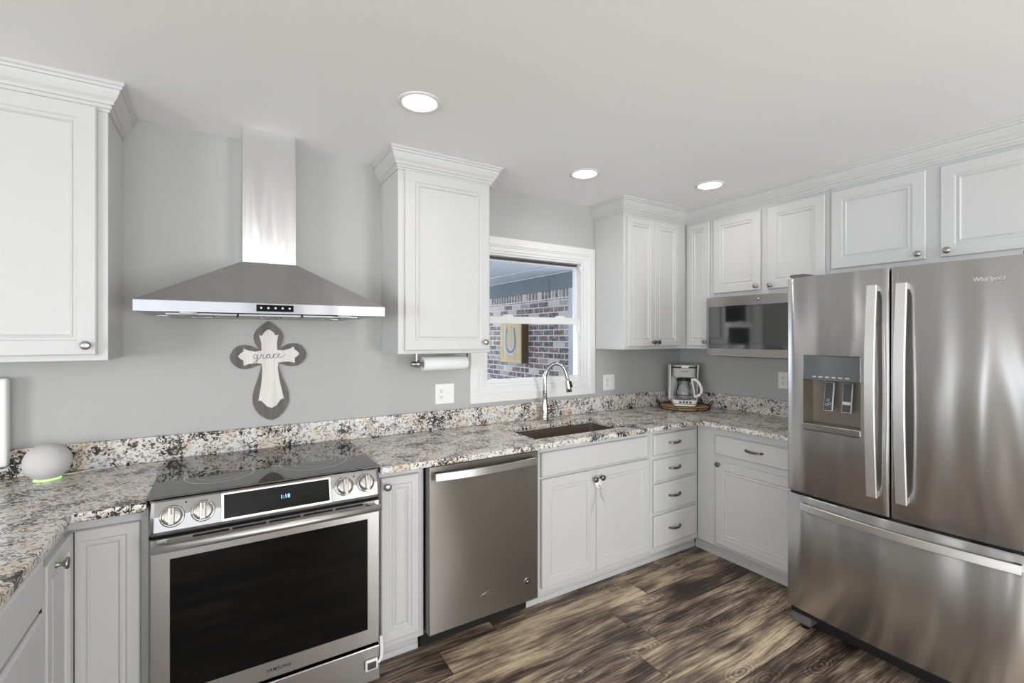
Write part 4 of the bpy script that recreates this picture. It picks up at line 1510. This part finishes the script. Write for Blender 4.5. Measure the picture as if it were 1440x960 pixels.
mb = MB(); mb.prism(mirror(in_r), -0.016, -0.0082, 'XZ')
cf = mb.build('cross_front', M['cross_white'], cr_)
gr = [(.45, .75), (.2, .9), (0, .55), (.15, .15), (.42, .35), (.5, .85), (.47, .3), (.38, -.5), (.1, -.75), (0, -.55), (.3, -.2), (.75, .15),
      (.92, .5), (1.0, .9), (1.08, .74), (1.28, .74), (1.2, .3), (1.36, .1), (1.6, .3), (1.95, .86), (2.1, .75), (1.85, .82), (1.65, .5), (1.8, .12), (2.05, .35), (2.17, .8), (2.12, .3), (2.3, .1), (2.5, .3),
      (2.8, .85), (2.95, .72), (2.75, .8), (2.55, .5), (2.7, .12), (3.0, .15), (3.2, .4), (3.48, .75), (3.36, .9), (3.2, .6), (3.25, .2), (3.5, .1), (3.9, .35), (4.25, .62)]
mb = MB(); mb.tube(catmull([((x - 2.1) * 0.0335, -0.0165, 0.066 + (z - 0.3) * 0.027) for x, z in gr], 5), 0.0011, 6)
mb.build('script_lettering', M['ink'], cf)

# ================================================================== PAPER TOWEL HOLDER
pt = empty('paper_towel_holder', 'white paper towel roll on a nickel holder under the middle cabinet', 'paper towel', (0.90, -0.15, 1.388))
zc = -0.062
mb = MB()
mb.tube([(0.0, 0, zc), (0.335, 0, zc)], 0.006, 12)
mb.lathe([(0.006, -0.012), (0.014, -0.010), (0.016, 0.0), (0.012, 0.008), (0.020, 0.012), (0.020, 0.040), (0.012, 0.044)], (0, 0, zc), 'X', 20)
mb.box(0.012, 0.018, -0.012, 0.012, zc, -0.004); mb.box(-0.004, 0.034, -0.018, 0.018, -0.006, -0.0005, 0.001)
mb.box(0.334, 0.340, -0.012, 0.012, zc - 0.01, -0.004); mb.box(0.318, 0.350, -0.018, 0.018, -0.006, -0.0005, 0.001)
mb.build('holder_rod', M['nickel'], pt)
mb = MB(); mb.lathe([(0.020, 0.055), (0.038, 0.055), (0.039, 0.058), (0.039, 0.322), (0.038, 0.325), (0.020, 0.325), (0.020, 0.055)], (0, 0, zc), 'X', 36, cap0=False, cap1=False)
mb.build('towel_roll', M['paper'], pt)

# ================================================================== SMART SPEAKER
sp_ = empty('smart_speaker', 'white fabric ball smart speaker with green light ring on the counter', 'speaker', (-0.580, -0.118, CT1))
R0 = 0.072
mb = MB()
prof = []
for k in range(19):
    t = math.radians(-62 + (62 + 90) * k / 18)
    prof.append((max(0.0008, R0 * math.cos(t)), 0.0665 + R0 * math.sin(t)))
mb.lathe(prof, (0, 0, 0.004), 'Z', 40)
mb.build('fabric_shell', M['fabric'], sp_)
mb = MB(); mb.lathe([(0.0385, 0.0015), (0.0405, 0.003), (0.0405, 0.006), (0.0345, 0.0075)], (0, 0, 0), 'Z', 40)
mb.build('light_ring', M['green_ring'], sp_)
mb = MB(); mb.lathe([(0.036, 0.0), (0.037, 0.0015)], (0, 0, 0), 'Z', 32)
mb.build('rubber_base', M['light_grey'], sp_)
mb = MB(); mb.tube(catmull([(0.030, 0.020, 0.010), (0.06, 0.03, 0.006), (0.085, 0.06, 0.003), (0.13, 0.085, 0.003), (0.19, 0.088, 0.003)], 5), 0.0022, 8)
mb.build('power_cord', M['white_plastic'], sp_)

# white board hanging on the wall at the frame edge
hb = empty('hanging_board', 'tall white rounded board hanging on the wall at the left frame edge', 'board', (-0.86, -0.021, 0.972))
mb = MB(); mb.box(-0.145, 0.152, -0.040, 0.0, 0.0, 0.345, 0.010, 4)
mb.build('board_panel', M['white_plastic'], hb)
mb = MB(); mb.box(-0.06, 0.06, 0.0, 0.0205, 0.10, 0.30)
mb.build('wall_bracket', M['light_grey'], hb)

# ================================================================== TRAY AND COFFEE MAKER
TX, TY = 3.085, -0.232
tr = empty('round_tray', 'round wooden tray with black wire rim in the counter corner', 'tray', (TX, TY, CT1), math.radians(-50))
mb = MB(); mb.lathe([(0.180, 0.006), (0.183, 0.008), (0.183, 0.018), (0.180, 0.020), (0.002, 0.020)], (0, 0, 0), 'Z', 64)
mb.build('tray_board', M['tray_wood'], tr)
mb = MB()
for z, r in ((0.0035, 0.186), (0.022, 0.192)):
    mb.tube([(r * math.cos(2 * PI * k / 64), r * math.sin(2 * PI * k / 64), z) for k in range(64)], 0.0035, 8, True)
for k in range(8):
    t = 2 * PI * k / 8 + PI / 8 + 0.1
    mb.tube([(0.187 * math.cos(t), 0.187 * math.sin(t), 0.0035), (0.192 * math.cos(t), 0.192 * math.sin(t), 0.022)], 0.003, 8)
rimo = mb.build('wire_rim', M['black'], tr)
for sgn in (-1, 1):
    mb = MB()
    mb.tube(catmull([(sgn * 0.178, -0.068, 0.024), (sgn * 0.200, -0.050, 0.050), (sgn * 0.205, -0.02, 0.062), (sgn * 0.205, 0.02, 0.062), (sgn * 0.200, 0.050, 0.050), (sgn * 0.178, 0.068, 0.024)], 6), 0.0035, 8)
    mb.build('tray_handle', M['black'], tr)

cm = empty('coffee_maker', 'white drip coffee maker with glass carafe on the round tray', 'coffee maker', (3.082, -0.228, CT1 + 0.0205), math.radians(-44))
# local: front is -y; width 0.2, depth 0.2
mb = MB()
def sq(w, y0, y1, z, r=0.03):
    out = []
    for cx, cy, a0 in ((w / 2 - r, y0 + r, -PI / 2), (w / 2 - r, y1 - r, 0), (-w / 2 + r, y1 - r, PI / 2), (-w / 2 + r, y0 + r, PI)):
        for k in range(5):
            a = a0 + PI / 2 * k / 4
            out.append((cx + r * math.cos(a), cy + r * math.sin(a), z))
    return out
mb.rings([sq(0.160, -0.098, 0.09, 0.006), sq(0.164, -0.100, 0.09, 0.012), sq(0.172, -0.102, 0.09, 0.022)], True, False)
mb.rings([sq(0.172, -0.102, 0.09, 0.025), sq(0.180, -0.104, 0.09, 0.040), sq(0.182, -0.098, 0.09, 0.050), sq(0.160, -0.085, 0.09, 0.053)], True, True)
base = mb.build('base', M['white_plastic'], cm)
mb = MB(); mb.rings([sq(0.156, -0.095, 0.09, 0.0), sq(0.158, -0.097, 0.09, 0.0055)], True, True)
mb.rings([sq(0.168, -0.0985, 0.088, 0.0215), sq(0.168, -0.0985, 0.088, 0.0255)], True, True)
mb.build('base_band', M['black'], cm)
mb = MB()
for k in range(4):
    mb.lathe([(0.008, 0.0), (0.008, 0.004)], (-0.036 + k * 0.024, -0.102, 0.037), 'Y', 14)
mb.build('base_buttons', M['charcoal'], base)
mb = MB(); mb.box(-0.050, 0.050, -0.1035, -0.095, 0.028, 0.047, 0.002)
mb.build('button_panel', M['nickel'], base)
mb = MB(); mb.prism([(0.030, 0.053), (0.090, 0.053), (0.092, 0.318), (0.030, 0.318)], -0.098, 0.098, 'YZ')
mb.build('water_tank', M['light_grey'], cm)
for sx in (-1, 1):
    mb = MB(); mb.prism([(0.005, 0.040), (0.092, 0.040), (0.092, 0.322), (-0.045, 0.322), (-0.020, 0.20), (0.0, 0.10)], sx * 0.098, sx * 0.106, 'YZ')
    mb.build('side_panel', M['white_plastic'], cm)
mb = MB()
mb.rings([sq(0.150, -0.062, 0.03, 0.222), sq(0.158, -0.072, 0.03, 0.228), sq(0.168, -0.085, 0.03, 0.290), sq(0.172, -0.088, 0.03, 0.316), sq(0.160, -0.08, 0.03, 0.322)], True, True)
bk = mb.build('brew_basket', M['light_grey'], cm)
mb = MB(); mb.rings([sq(0.1735, -0.0895, 0.029, 0.297), sq(0.1745, -0.0900, 0.029, 0.309)], False, False)
mb.build('lid_band', M['ink'], bk)
mb = MB(); mb.box(-0.028, 0.028, -0.0900, -0.080, 0.299, 0.314, 0.002)
mb.build('lid_tab', M['white_plastic'], bk)
mb = MB(); mb.box(-0.024, 0.024, -0.0835, -0.078, 0.270, 0.2735)
mb.build('maker_badge', M['slot'], bk)
mb = MB(); mb.lathe([(0.055, 0.0545), (0.066, 0.058), (0.0735, 0.075), (0.074, 0.100), (0.066, 0.145), (0.054, 0.180), (0.050, 0.196), (0.053, 0.204)], (0, -0.030, 0), 'Z', 40, cap1=False)
cf_ = mb.build('carafe', M['carafe'], cm)
mb = MB(); mb.lathe([(0.054, 0.198), (0.055, 0.208), (0.050, 0.216), (0.015, 0.219)], (0, -0.030, 0), 'Z', 32)
mb.build('carafe_lid', M['black'], cf_)
mb = MB(); mb.lathe([(0.0748, 0.086), (0.0752, 0.088), (0.0745, 0.094)], (0, -0.030, 0), 'Z', 40, cap0=False, cap1=False)
mb.build('carafe_band', M['charcoal'], cf_)
mb = MB()
hp = catmull([(0.052, -0.050, 0.204), (0.078, -0.064, 0.208), (0.105, -0.078, 0.180), (0.120, -0.086, 0.130), (0.104, -0.078, 0.092), (0.074, -0.058, 0.076)], 6)
mb.bar(hp, 0.018, 0.020, (0.5, -0.3, 1))
mb.bar([(0.052, -0.052, 0.206), (0.066, -0.056, 0.150), (0.074, -0.060, 0.080)], 0.010, 0.012, (0.8, -0.5, 0.2))
mb.build('carafe_handle', M['white_plastic'], cf_)
